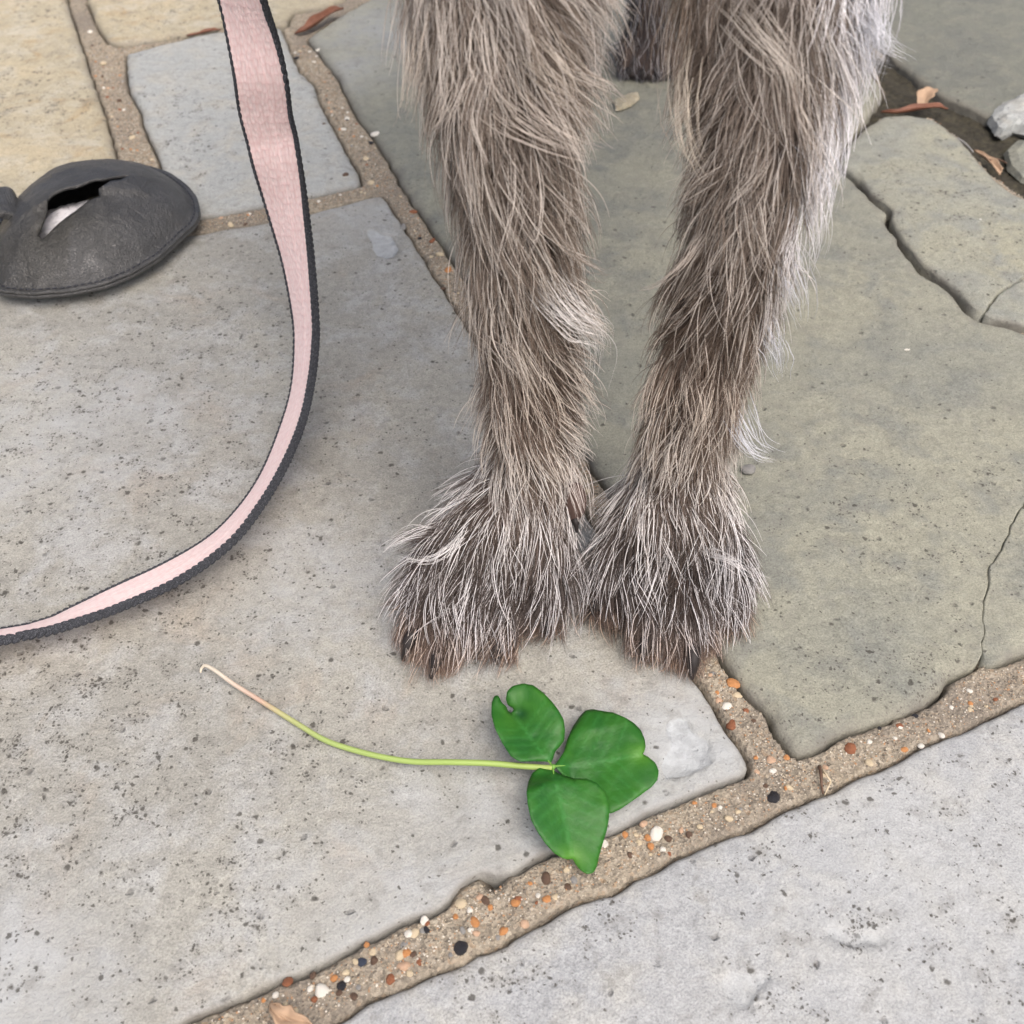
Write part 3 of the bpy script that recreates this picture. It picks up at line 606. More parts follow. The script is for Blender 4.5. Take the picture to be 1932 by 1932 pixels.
for i, ((a, b), (c, d)) in enumerate(zip(le, rE)):       # width direction: square to the run, as broad across the picture as it shows
    q0, q1 = max(i-1, 0), min(i+1, len(le)-1); tx = (le[q1][0]+rE[q1][0]-le[q0][0]-rE[q0][0]); ty = (le[q1][1]+rE[q1][1]-le[q0][1]-rE[q0][1]); tl = math.hypot(tx, ty); tx /= tl; ty /= tl
    nx_, ny_ = -ty, tx
    pw = (c-a)*nx_+(d-b)*ny_
    if pw < 0: nx_, ny_, pw = -nx_, -ny_, -pw
    nS = camr*nx_-camu*ny_; dep = np.dot(cen[i]-[0, 0, CAM_H], camf); pw += .62*LT*FPX/dep; a_ = min(pw*dep/FPX/LW, .97); cen2.append(G(a+nx_*pw/2, b+ny_*pw/2, zc_[i]))
    e2 = np.cross(Tk[i], nS); e2 /= np.linalg.norm(e2)
    if np.dot(e2, camf) > 0: e2 = -e2
    wid.append(nS*a_+e2*math.sqrt(1-a_*a_))
cen = cen2
# beyond the picture: up to the collar at one end, along the ground at the other
top = [np.array(p) for p in ((-.002, .305, .42), (-.045, .328, .33), (-.074, .356, .26), (-.088, .376, .205))]
tw = [wid[0].copy() for _ in top]
bot = [np.array(p) for p in ((-.225, .221, .0065), (-.27, .214, .005), (-.32, .222, .0035), (-.40, .250, .003), (-.5, .262, .003))]
d_ = wid[-1]; bw = [d_, d_*.8+np.array([0, -.5, .1]), np.array([.0, -.95, .3]), np.array([.15, -.97, .05]), np.array([.1, -.99, 0])]
cen = catmull(top+cen+bot, 16); wid = catmull(tw+wid+bw, 16); wid /= np.linalg.norm(wid, axis=1)[:, None]
T = np.gradient(cen, axis=0); T /= np.linalg.norm(T, axis=1)[:, None]
wid -= T*(wid*T).sum(1)[:, None]; wid /= np.linalg.norm(wid, axis=1)[:, None]; Nn = np.cross(T, wid)
low = cen[:, 2]-np.abs(wid[:, 2])*(LW/2+.0012)-.0012; cen[:, 2] += np.maximum(0, .0006-low)   # keep it on the stone
leash = tag(link('leash', None, loc=(0, 0, 0)), 'pink webbing leash with dark braided edges curving down onto the paving', 'leash')
arc = np.r_[0, np.cumsum(np.linalg.norm(np.diff(cen, axis=0), axis=1))]
prof = [(-.465, -.30), (-.465, .30)] + [(x, .36+.10*(1-(2*x)**2)+.02*math.sin(40*x)) for x in np.linspace(-.45, .45, 16)] + [(.465, .30), (.465, -.30)] + [(x, -.36-.10*(1-(2*x)**2)) for x in np.linspace(.44, -.44, 16)]
V, F, UV = [], [], []; k = len(prof)
for i in range(len(cen)):
    for x, y in prof: V.append(cen[i]+wid[i]*x*LW+Nn[i]*y*LT); UV.append((x*LW, arc[i], y))
for i in range(len(cen)-1):
    for j in range(k): F.append((i*k+j, i*k+(j+1) % k, (i+1)*k+(j+1) % k, (i+1)*k+j))
F += [tuple(range(k))[::-1], tuple((len(cen)-1)*k+j for j in range(k))]
m = mesh('webbing', V, F); a = m.attributes.new('lc', 'FLOAT_VECTOR', 'POINT'); a.data.foreach_set('vector', np.array(UV, np.float32).ravel())
def webmat():
    s = N('pink webbing'); at = s.n('Attribute', attribute_name='lc'); v = at.outputs['Vector']
    mp = s.n('Mapping'); mp.inputs[3].default_value = (1, .5, 0); s.l(v, mp.inputs[0])
    wv = s.n('TexVoronoi'); wv.inputs['Scale'].default_value = 780; s.l(mp.outputs[0], wv.inputs['Vector']); wv.inputs['Randomness'].default_value = .55
    mp2 = s.n('Mapping'); mp2.inputs[2].default_value = (0, 0, .35); s.l(v, mp2.inputs[0])
    w2 = s.n('TexWave'); w2.inputs['Scale'].default_value = 130; w2.inputs['Distortion'].default_value = 1.5; w2.inputs['Detail'].default_value = 2; w2.inputs['Detail Scale'].default_value = 3; s.l(mp2.outputs[0], w2.inputs['Vector'])
    f = s.noise(v, 2500, 3, .7); big = s.noise(v, 90, 3, .5)
    c = s.mix((.91, .68, .65), (.93, .75, .72), big); c = s.mix(c, (.76, .46, .44), s.math('MULTIPLY', s.ramp(wv.outputs['Distance'], [(.35, 0), (.75, 1)]), .55))
    c = s.mix(c, (.92, .78, .75), s.math('MULTIPLY', s.ramp(f, [(.5, 0), (.8, 1)]), .6))
    b = s.bump(s.math('SUBTRACT', 1.0, wv.outputs['Distance']), .0006); b = s.bump(f, .0002, b)
    s.set(Base_Color=c, Roughness=.9, Normal=b); s.p.inputs['Sheen Weight'].default_value = .8; s.p.inputs['Sheen Roughness'].default_value = .5; s.p.inputs['Sheen Tint'].default_value = (1, .9, .9, 1)
    s.p.inputs['Specular IOR Level'].default_value = .15; return s.m
link('webbing', m, webmat(), leash)
M_CORD = plain('charcoal cord', (.035, .037, .045), .75, .5, 2200, .3)
sp_ = N('charcoal braid'); vv = sp_.co(); nn_ = sp_.noise(vv, 2600, 3, .7)
sp_.set(Base_Color=sp_.mix((.022, .024, .03), (.17, .18, .2), sp_.ramp(nn_, [(.5, 0), (.78, 1)])), Roughness=.8, Normal=sp_.bump(nn_, .0003)); M_CORD = sp_.m
bmi = bmesh.new(); bmesh.ops.create_icosphere(bmi, subdivisions=2, radius=1); IV = np.array([v.co[:] for v in bmi.verts]); IF = [[v.index for v in f.verts] for f in bmi.faces]; bmi.free()
S_ = np.arange(0, arc[-1], .00115)
ci = np.stack([np.interp(S_, arc, cen[:, k]) for k in range(3)], 1); wi = np.stack([np.interp(S_, arc, wid[:, k]) for k in range(3)], 1); ti = np.stack([np.interp(S_, arc, T[:, k]) for k in range(3)], 1); ni = np.stack([np.interp(S_, arc, Nn[:, k]) for k in range(3)], 1)
for sg in (-1, 1):
    V, F = [], []
    for i in range(len(S_)):
        zz = 1 if i % 2 else -1
        ctr = ci[i]+wi[i]*sg*(LW/2-(.0005 if sg > 0 else .0009))+ni[i]*zz*LT*.18
        t2 = ti[i]*.86+ni[i]*zz*.42; n2 = np.cross(t2, wi[i]); n2 /= np.linalg.norm(n2)
        pts = IV[:, :1]*t2*.0023+IV[:, 1:2]*wi[i]*.0008+IV[:, 2:]*n2*.00105
        o_ = len(V)*len(IV); V.append(ctr+pts); F += [[x+o_ for x in f] for f in IF]
    link('edge_cord', mesh('edge_cord', np.vstack(V), F), M_CORD, leash)

# ------------------------------------------------------------------ leather pouch
def leather():
    s = N('dark leather'); v = s.co()
    vo = s.n('TexVoronoi', feature='DISTANCE_TO_EDGE'); vo.inputs['Scale'].default_value = 750; s.l(v, vo.inputs['Vector'])
    n = s.noise(v, 45, 4, .6, .5); w_ = s.noise(v, 160, 5, .65, 1.2)
    c = s.mix((.044, .044, .042), (.062, .063, .062), s.ramp(n, [(.35, 0), (.65, 1)]))
    c = s.mix(c, (.03, .028, .02), s.attr('stain'))
    b = s.bump(s.ramp(vo.outputs[0], [(0, 0), (.18, 1)]), .00013); b = s.bump(w_, .0018, b, .8)
    s.set(Base_Color=c, Normal=b, Roughness=s.math('ADD', s.ramp(w_, [(.3, .30), (.7, .44)]), s.math('MULTIPLY', s.attr('stain'), .12)))
    s.p.inputs['Specular IOR Level'].default_value = .75; return s.m
M_LEA = leather()
zr = .0085
po = [(-38,520),(-30,470),(5,410),(45,374),(83,347),(139,325),(198,317),(261,315),(298,320),(331,335),(357,355),(374,378),(378,404),(369,425),(351,440),(340,450),(327,463),(298,489),(248,519),(198,539),(132,552),(66,558),(0,553)]
O = smoothpoly(dens(GP(po, zr)[:, :2], .0018), 3)
if ((np.roll(O[:, 0], -1)-O[:, 0])*(np.roll(O[:, 1], -1)+O[:, 1])).sum() > 0: O = O[::-1]
pc = O.mean(0); ang = np.unwrap(np.arctan2(*(O-pc).T[::-1]))
def pouchr(Q):          # 0 at the middle, 1 on the rim
    a = np.arctan2(Q[:, 1]-pc[1], Q[:, 0]-pc[0]); R = np.linalg.norm(O-pc, axis=1); oa = np.arctan2(O[:, 1]-pc[1], O[:, 0]-pc[0]); k = np.argsort(oa)
    return np.linalg.norm(Q-pc, axis=1)/np.interp(a, oa[k], R[k], period=2*math.pi)
PH = .0245
def ptop(Q):
    r = np.clip(pouchr(Q)/.93, 0, 1); z = zr+.0012+PH*(1-r**2.1)**.78
    return z+.0009*fbm(Q[:, 0], Q[:, 1], 55, 3, 3)*(1-r**4)+.0004*fbm(Q[:, 0], Q[:, 1], 160, 13, 3)
zs = lambda L: [(x*.21495, 287.5+y*.21495) for x, y in L]
slit = zs([(335,670),(362,615),(385,560),(400,500),(420,450),(450,405),(490,375),(550,348),(610,330),(665,322),(720,305),(775,280),(830,262),(900,256),(1000,238),(1070,226),(1125,222),(1040,262),(960,272),(900,312),(850,350),(790,372),(740,400),(690,440),(640,480),(560,535),(480,600),(425,655),(375,700)])
SL = []
for u, v in slit:                         # drop the slit onto the dome
    z = .03
    for _ in range(12):
        p = G(u, v, z); z = .5*z+.5*float(ptop(p[None, :2])[0])
    SL.append(p[:2])
SL = np.array(SL); SL = SL.mean(0)+(SL-SL.mean(0))*1.06; SL = dens(SL, .0014)
pouch = tag(link('waste_bag_pouch', None, loc=(*pc, 0)), 'dark grey leather waste-bag pouch with a torn-looking slit and stitched rim', 'pouch')
lo, hi = O.min(0), O.max(0); g = .0016
X_, Y_ = np.meshgrid(np.arange(lo[0], hi[0], g), np.arange(lo[1], hi[1], g)); Q = np.stack([X_.ravel(), Y_.ravel()], 1)+RNG.uniform(-.0004, .0004, (X_.size, 2))
Q = Q[inside(Q, O)]; Q = Q[(dist(Q, O) > .0012) & (dist(Q, SL) > .0009)]
n0, n1 = len(O), len(SL)
V2, F = cdt(np.vstack([O, SL, Q]), [list(range(n0)), list(range(n0, n0+n1))])
cenF = np.array([V2[list(f)].mean(0) for f in F]); keep = ~inside(cenF, SL); F = [f for f, k in zip(F, keep) if k]
z = ptop(V2); ds = dist(V2, SL)
# far lip lifts, near lip sinks a little
c_sl = SL.mean(0); dirn = np.array([-.45, .89]); sgn = np.sign((V2-c_sl)@dirn)
z += np.exp(-ds/.007)*np.where(sgn > 0, .0012, -.0022)
m = mesh('upper_panel', np.c_[V2-pc, z], F)
attr(m, 'stain', .9*np.exp(-((V2-G(140, 405, .03)[:2])**2).sum(1)/.014**2)+.8*np.exp(-((V2-G(75, 470, .02)[:2])**2).sum(1)/.02**2)*(V2[:, 0] < G(130, 450, .025)[0]))
o = link('upper_panel', m, M_LEA, pouch); md = o.modifiers.new('thick', 'SOLIDIFY'); md.thickness = .0013; md.offset = -1
def shell(name, prof, mat, parent, jit=0.0):
    V, F = [], []; n = len(O)
    for s_, z_ in prof: V += [(*((p-pc)*s_), z_+jit*float(fbm(np.array([p[0]]), np.array([p[1]]), 90, 2, 2)[0])) for p in O]
    for k_ in range(len(prof)-1):
        for i in range(n): F.append((k_*n+i, k_*n+(i+1) % n, (k_+1)*n+(i+1) % n, (k_+1)*n+i))
    return V, F
V, F = shell('lower', [(.985, zr-.0002), (1.0, zr-.0004), (1.004, zr-.0012), (.995, zr-.0022), (.93, zr-.0030), (.85, zr-.0055), (.72, .0012), (.45, .0004), (.02, .0003)], M_LEA, pouch)
m = mesh('lower_panel', V, F[::-1]); attr(m, 'stain', np.zeros(len(V))); o = link('lower_panel', m, M_LEA, pouch)
# stitches round the rim
R = smoothpoly(dens(pc+(O-pc)*.955, .0001), 1); L = np.r_[0, np.cumsum(np.linalg.norm(np.diff(R, axis=0), axis=1))]
SV, SF = [], []
for q_, s0 in enumerate(np.arange(0, L[-1], .0032)):
    p0 = np.array([np.interp(s0, L, R[:, k]) for k in range(2)]); p1 = np.array([np.interp(s0+.0024, L, R[:, k]) for k in range(2)])
    d = p1-p0; d /= np.linalg.norm(d)+1e-9; c0 = (p0+p1)/2; zz = float(ptop(c0[None])[0])+.0002
    pts = np.c_[IV[:, :1]*d*.0013+IV[:, 1:2]*np.array([-d[1], d[0]])*.00042, IV[:, 2]*.0004]+np.array([*(c0-pc), zz])
    SF += [[x+q_*len(IV) for x in f] for f in IF]; SV.append(pts)
link('stitching', mesh('stitching', np.vstack(SV), SF), plain('dark thread', (.03, .032, .04), .6, .3, 1500), pouch)
# leather strap end lying against the pouch (runs out of the picture)
tp = catmull([G(-260, 470, .010), G(-180, 420, .020), G(-100, 385, .030), G(-40, 380, .030), G(12, 384, .026), G(36, 400, .019)], 8)
Tt = np.gradient(tp, axis=0); Tt /= np.linalg.norm(Tt, axis=1)[:, None]; V, F = [], []
sw = np.array([-.32, .95, 0]); pr_ = [(-.5, -.5), (-.5, .3), (-.46, .5), (.46, .5), (.5, .3), (.5, -.5)]
for i in range(len(tp)):
    W2 = sw-Tt[i]*np.dot(sw, Tt[i]); W2 /= np.linalg.norm(W2); N2 = np.cross(W2, Tt[i]); N2 = N2 if N2[2] > 0 else -N2
    for x, y in pr_: V.append(tp[i]+W2*x*.026+N2*y*.0042-np.array([*pc, 0]))
for i in range(len(tp)-1):
    for j in range(6): F.append((i*6+j, i*6+(j+1) % 6, (i+1)*6+(j+1) % 6, (i+1)*6+j))
F += [tuple(range(6))[::-1], tuple((len(tp)-1)*6+j for j in range(6))]
m = mesh('strap', V, F, False); attr(m, 'stain', np.zeros(len(V))); o = link('strap', m, M_LEA, pouch); bv_ = o.modifiers.new('round', 'BEVEL'); bv_.width = .0008; bv_.segments = 2
# crumpled white bags inside, seen through the slit
cb = np.append(np.mean([G(112, 402, .022), G(140, 378, .022)], 0)[:2], .0120)
bmw = bmesh.new(); bmesh.ops.create_icosphere(bmw, subdivisions=5, radius=1)
for v in bmw.verts:
    d = v.co.copy(); k_ = 1+.22*noise.noise(d*1.6)+.16*abs(noise.noise(d*4+Vector((3, 1, 7))))-.10*abs(noise.noise(d*8)); v.co = Vector((d.x*.021, d.y*.012, d.z*.0095))*k_
bmesh.ops.rotate(bmw, verts=bmw.verts, matrix=Matrix.Rotation(math.radians(35), 3, 'Z'))
m = bpy.data.meshes.new('waste_bag'); bmw.to_mesh(m); bmw.free(); m.polygons.foreach_set('use_smooth', [True]*len(m.polygons))
s = N('white plastic film'); s.set(Base_Color=(.75, .75, .78), Roughness=.35, Normal=s.bump(s.noise(s.co(), 500, 4, .6, 1), .0008)); m.materials.append(s.m)
tag(link('waste_bag', m, None, None, cb), 'crumpled white plastic bag showing through the slit of the leather pouch', 'bag')

# ------------------------------------------------------------------ dog
bmd = bmesh.new()
def ball(p, r, sq=(1, 1, 1)):
    bmesh.ops.create_icosphere(bmd, subdivisions=2, radius=1, matrix=Matrix.Translation(Vector(p)) @ Matrix.Diagonal((r*sq[0], r*sq[1], r*sq[2], 1)))
def chain(pts, f=.3):
    for a, b in zip(pts[:-1], pts[1:]):
        a, b = np.array(a, float), np.array(b, float); L = np.linalg.norm(b[:3]-a[:3]); n = max(1, int(L/(f*min(a[3], b[3]))))
        for k in range(n+1): q = a+(b-a)*k/n; ball(q[:3], q[3])
def P4(u, v, z, r): return (*G(u, v, z), r)
claws = []
def foreleg(xs_, carp, toes, knuck, pad):
    chain([(xs_[0], .318, .300, .045), (xs_[1], .300, .240, .030), (xs_[2], .282, .200, .0205), (xs_[3], .270, .170, .0155), (xs_[4], .267, .140, .0125), (xs_[5], .266, .108, .0112), (xs_[6], .266, .080, .0112), (*carp, .0122)])
    pm = (*G(*pad, .013), .0135); chain([(*carp, .0118), tuple(np.array(carp)*.45+np.array(pm[:3])*.55+[0, 0, .003])+(.0142,), pm])
    ball((pm[0], pm[1]+.006, .009), .010)
    for q_ in (knuck[0], knuck[3]): chain([(*(np.array(carp)+[0, -.002, -.008]), .0115), P4(*q_, .0185, .0098)])
    for t_, k_ in zip(toes, knuck):
        tp_, kp_ = P4(*t_, .0072, .0068), P4(*k_, .0165, .0082)
        chain([(pm[0]*.5+kp_[0]*.5, pm[1]*.5+kp_[1]*.5, .016, .009), kp_, tp_])
        d = np.array(tp_[:3])-np.array(kp_[:3]); d[2] = 0; d /= np.linalg.norm(d); claws.append((np.array(tp_[:3]), d))
foreleg((.006, .001, -.002, -.001, .003, .0055, .0062), (.0055, .266, .060), [(800,1180),(848,1212),(945,1196),(1022,1152)], [(842,1092),(892,1112),(960,1104),(1012,1082)], (965, 1040))
foreleg((.066, .066, .066, .065, .063, .0595, .0575), (.0560, .266, .060), [(1152,1128),(1222,1190),(1302,1206),(1366,1142)], [(1192,1072),(1238,1098),(1300,1104),(1346,1074)], (1268, 1030))
# trunk, haunches, hind legs, tail, neck and head
chain([(.036, .315, .315, .062), (.044, .375, .310, .080), (.056, .44, .310, .084), (.074, .52, .322, .076), (.094, .60, .334, .068), (.112, .68, .330, .070)])
chain([(.036, .30, .30, .05), (.036, .285, .265, .030)]); chain([(.010, .315, .305, .048), (.003, .305, .255, .034)]); chain([(.064, .315, .305, .048), (.067, .305, .255, .034)])
hindclaws = []
for sx, px_ in ((0, .086), (1, .158)):
    dx = px_-.086
    chain([(.090+dx*.8, .690, .310, .055), (.084+dx*.95, .655, .215, .040), (.084+dx, .690, .165, .024), (.086+dx, .735, .115, .0145), (.087+dx, .738, .098, .0125), (.087+dx, .722, .045, .0112), (.087+dx, .712, .020, .0125)])
    for k_ in range(4):
        o_ = (k_-1.5)*.0088; kp_ = (.087+dx+o_*.85, .704-.002*(k_ in (1, 2)), .0150, .0082); tp_ = (.087+dx+o_, .694-.003*(k_ in (1, 2)), .0072, .0066)
        chain([(.087+dx, .714, .015, .009), kp_, tp_]); hindclaws.append((np.array(tp_[:3]), np.array([0, -1., 0])))
chain([(.118, .74, .365, .020), (.122, .775, .41, .016), (.124, .785, .46, .013), (.124, .775, .50, .009)])
chain([(.036, .315, .36, .055), (.036, .300, .42, .046), (.034, .285, .465, .048), (.033, .265, .490, .050)])
chain([(.033, .245, .482, .036), (.031, .205, .472, .028), (.030, .180, .470, .024)]); ball((.033, .262, .515), .034)
for sg in (-1, 1): chain([(.034+sg*.040, .275, .515, .014), (.034+sg*.056, .268, .495, .011), (.034+sg*.060, .260, .465, .009)])
tm = bpy.data.meshes.new('t'); bmd.to_mesh(tm); bmd.free(); to = bpy.data.objects.new('t', tm); COL.objects.link(to)
r_ = to.modifiers.new('r', 'REMESH'); r_.mode = 'VOXEL'; r_.voxel_size = .0026
s_ = to.modifiers.new('s', 'SMOOTH'); s_.factor = .5; s_.iterations = 6
dg = bpy.context.evaluated_depsgraph_get(); bmesh_body = bpy.data.meshes.new_from_object(to.evaluated_get(dg)); bpy.data.objects.remove(to)
bmesh_body.name = 'body'; bmesh_body.polygons.foreach_set('use_smooth', [True]*len(bmesh_body.polygons))
co = np.empty(len(bmesh_body.vertices)*3); bmesh_body.vertices.foreach_get('co', co); co = co.reshape(-1, 3); co[:, 2] = np.maximum(co[:, 2], .0012); 
DOG0 = np.array([.045, .30, 0.0]); 
dog = tag(link('dog', None, loc=DOG0), 'shaggy grey-brown wire-haired dog standing on the flagstones with its forepaws together', 'dog')
M_SKIN = plain('dog skin', (.085, .06, .048), .8, .3, 200)
# ---- fur
bmesh_body.calc_loop_triangles(); nt3 = len(bmesh_body.loop_triangles); tri = np.empty(nt3*3, np.int32); bmesh_body.loop_triangles.foreach_get('vertices', tri); tri = tri.reshape(-1, 3)
pa, pb, pc3 = co[tri[:, 0]], co[tri[:, 1]], co[tri[:, 2]]; cr = np.cross(pb-pa, pc3-pa); ar = np.linalg.norm(cr, axis=1)/2; fn = cr/(2*ar[:, None]+1e-15); ctr = (pa+pb+pc3)/3
vn = np.zeros_like(co)
for k_ in range(3): np.add.at(vn, tri[:, k_], cr)
vn /= np.linalg.norm(vn, axis=1)[:, None]+1e-15
bmesh_body.vertices.foreach_set('co', (co-DOG0).ravel()); bmesh_body.update()
link('body', bmesh_body, M_SKIN, dog)
fore = (ctr[:, 1] < .36) & (ctr[:, 2] < .262); hind = (ctr[:, 1] > .55) & (ctr[:, 2] < .10)
KP = 9; GRAV = np.array([0, 0, -1.0])
def sample(w_, n):
    t = RNG.choice(len(tri), n, p=w_/w_.sum()); a, b = RNG.random(n), RNG.random(n); f = a+b > 1; a[f] = 1-a[f]; b[f] = 1-b[f]; c = 1-a-b
    P_ = a[:, None]*pa[t]+b[:, None]*pb[t]+c[:, None]*pc3[t]; n_ = a[:, None]*vn[tri[t, 0]]+b[:, None]*vn[tri[t, 1]]+c[:, None]*vn[tri[t, 2]]
    return P_, n_/(np.linalg.norm(n_, axis=1)[:, None]+1e-12)
def ss(x, a, b): t = np.clip((x-a)/(b-a), 0, 1); return t*t*(3-2*t)
def unit(v): return v/(np.linalg.norm(v, axis=1)[:, None]+1e-12)
def flow(P_, n_, swirl):
    z = P_[:, 2]; paw = ss(z, .080, .026); front = P_[:, 1] < .45
    L_ = P_[:, 0] < .0315
    h = np.zeros_like(P_); h[:, 0] = np.where(front, np.where(L_, -.50, .02), 0); h[:, 1] = np.where(front, -.9, -1.0)
    tor = (z > .26)                            # on the trunk hair runs to the tail and down
    g = np.where(tor[:, None], np.array([.15, .8, -.7]), GRAV+h*paw[:, None]*1.5)
    # outer fan on the paws, slight feathering to the back of the legs
    g = g + np.where((~tor)[:, None], n_*np.array([1, .3, 0])*paw[:, None]*.5, 0)
    T_ = g-n_*(g*n_).sum(1)[:, None]; T_ = unit(T_+1e-6)
    B_ = np.cross(n_, T_)
    return unit(T_+B_*swirl[:, None])
def strands(P_, n_, T_, ln, lift, bend, curl):
    n = len(P_); out = np.empty((n, KP, 3)); out[:, 0] = P_-n_*.0006
    d0 = T_*np.cos(lift)[:, None]+n_*np.sin(lift)[:, None]; B_ = np.cross(n_, T_)
    ph = RNG.uniform(0, 6.28, n); fq = RNG.uniform(1.5, 5, n)
    for k_ in range(1, KP):
        s0 = (k_-.5)/(KP-1)
        d = d0*(1-s0*bend)[:, None]+T_*(s0*bend)[:, None]+GRAV*(.30*s0*bend)[:, None]+(B_*np.sin(ph+fq*s0)[:, None]+n_*np.cos(ph+fq*s0)[:, None]*.5)*curl[:, None]
        out[:, k_] = out[:, k_-1]+unit(d)*(ln/(KP-1))[:, None]
    return out
def sn(P_, sc, off):                                # smooth noise at points
    return np.array([noise.noise(Vector(p)*sc+Vector((off, off*2, 0))) for p in P_])
def coat(w_, n, nguide, base_len, rad, region):
    GP_, Gn = sample(w_, nguide)
    n1, n2, n3 = sn(GP_, 42, 1.3), sn(GP_, 120, 7.7), sn(GP_, 22, 4.1)
    sw = .75*n1+.75*n2+RNG.normal(0, .26, nguide)
    front = GP_[:, 1] < .45
    if region == 'fore':       # hair parts along the front of each leg: the far halves sweep outwards
        ctrx = np.where(GP_[:, 0] < .0315, .003, .060); sidex = (GP_[:, 0]-ctrx)/.014; up = ss(GP_[:, 2], .07, .12)
        sw += -up*.28*np.clip(sidex, -1.2, 1.2)*0 + up*np.where(GP_[:, 0] < .0315, .30, -.12)
    GT = flow(GP_, Gn, sw)
    zg = GP_[:, 2]
    lf = np.interp(zg, [0, .012, .03, .045, .06, .08, .12, .2, .3], [.50, .85, 1.22, 1.12, .95, 1.08, 1.18, 1.2, 1.2]) if region != 'body' else np.ones(nguide)
    gl = base_len*lf*(1+.35*n2+.12*RNG.normal(0, 1, nguide)).clip(.45, 1.7)
    glift = (.52-.16*np.exp(-((zg-.055)/.015)**2)+.26*n1+RNG.normal(0, .17, nguide)).clip(.12, 1.0)
    GS = strands(GP_, Gn, GT, gl*1.05, glift, np.full(nguide, .9), RNG.uniform(.05, .40, nguide))
    kd = kdtree.KDTree(nguide); [kd.insert(p, i) for i, p in enumerate(GP_)]; kd.balance()
    P_, n_ = sample(w_, n)
    gi = np.array([kd.find(p)[1] for p in P_])
    guard = RNG.random(n) < .34
    T_ = flow(P_, n_, sw[gi]+RNG.normal(0, .20, n))
    ln = gl[gi]*np.where(guard, RNG.uniform(.8, 1.22, n), RNG.uniform(.45, .85, n)); lift = (glift[gi]+RNG.normal(0, .14, n)+np.where(guard, .05, -.06)).clip(.05, 1.2)
    S0 = strands(P_, n_, T_, ln, lift, RNG.uniform(.6, 1.0, n), RNG.uniform(.06, .42, n))
    cw = np.where(RNG.random(n) < .12, 0, RNG.uniform(.4, .92, n))*np.where(guard, 1, .85)
    tt_ = np.linspace(0, 1, KP)**1.35
    # follow the guide's path (same fraction of length) while keeping some of the own root offset
    GQ = GS[gi]+(P_-GP_[gi])[:, None, :]*(1-.75*tt_)[None, :, None]
    fr = (ln/gl[gi]).clip(.3, 1.3); idxf = np.linspace(0, KP-1, KP)[None]*fr[:, None]; i0 = np.clip(np.floor(idxf).astype(int), 0, KP-2); ft = np.clip(idxf-i0, 0, 1.3)[..., None]
    ar_ = np.arange(n)[:, None]; GQ2 = GQ[ar_, i0]*(1-ft)+GQ[ar_, i0+1]*ft
    S1 = S0+(GQ2-S0)*(cw[:, None]*tt_)[..., None]
    S1[..., 2] = np.maximum(S1[..., 2], .0011)
    # colour
    z = P_[:, 2]; c1, c2, c3 = n1[gi], n2[gi], n3[gi]; rnd = RNG.normal(0, 1, n)
    def lerp3(zs_, cols_): return np.stack([np.interp(z, zs_, [c[k_] for c in cols_]) for k_ in range(3)], 1)
    under = lerp3([0, .010, .018, .035, .055, .075, .095, .125, .16, .26], [(.30, .195, .135), (.17, .115, .085), (.085, .064, .054), (.095, .074, .063), (.16, .12, .095), (.19, .145, .112), (.15, .105, .078), (.16, .118, .088), (.25, .20, .16), (.27, .22, .18)])
    pale = lerp3([0, .010, .020, .045, .07, .10, .14, .26], [(.50, .34, .24), (.46, .35, .27), (.62, .605, .605), (.66, .635, .615), (.60, .555, .50), (.46, .40, .335), (.45, .405, .355), (.48, .44, .40)])
    pp = np.interp(z, [0, .012, .03, .06, .085, .11, .16, .26], [.08, .17, .29, .44, .40, .30, .32, .38])
    if region == 'fore':
        Rl = P_[:, 0] > .0315; out_ = Rl*ss(P_[:, 0], .066, .080)*ss(z, .02, .05); pp = pp+.50*out_; pale = pale+(np.array([.86, .87, .92])-pale)*(.7*out_)[:, None]  # right leg's outer side: whiter fur, with rim light put into the colour
        inL = (~Rl)*ss(P_[:, 0], .010, .018)*ss(z, .06, .09); pp = pp+.22*inL; pale = pale+(np.array([.62, .60, .58])-pale)*(.5*inL)[:, None]
        inn_ = Rl*ss(P_[:, 0], .052, .044)*ss(z, .05, .09); under = under+(np.array([.24, .17, .115])-under)*(.5*inn_)[:, None]; pp = pp-.12*inn_
    if region == 'hind': under = under*0+np.array([.075, .066, .066]); pale = pale*0+np.array([.5, .49, .5]); pp = pp*.8
    isp = RNG.random(n) < np.clip(pp*np.where(guard, 1.3, .12)*(1+1.0*c2+.6*c3), .02, .97)
    col = np.where(isp[:, None], pale*1.12*(1+.16*rnd)[:, None], under*.85*(1+.30*c1+.25*c3+.16*rnd)[:, None]).clip(.012, .92)
    rr = rad*np.where(isp, RNG.uniform(1.0, 1.75, n), RNG.uniform(.75, 1.15, n))
    return S1, col, rr
allS, allC, allR = [], [], []
def dens_w(mask, extra=None): w_ = np.where(mask, ar, 0.0); return w_ if extra is None else w_*extra
ex = 1+.6*(ctr[:, 2] < .06); ex = ex*np.where((ctr[:, 1] > .29) & (ctr[:, 2] > .2), .5, 1)
for a_ in ((dens_w(fore, ex), 100000, 3300, .0172, .000085, 'fore'), (dens_w(hind), 16000, 900, .013, .00008, 'hind'), (dens_w(~fore & ~hind), 42000, 2600, .024, .00013, 'body')):
    S1, c_, rr = coat(*a_); allS.append(S1); allC.append(c_); allR.append(rr)
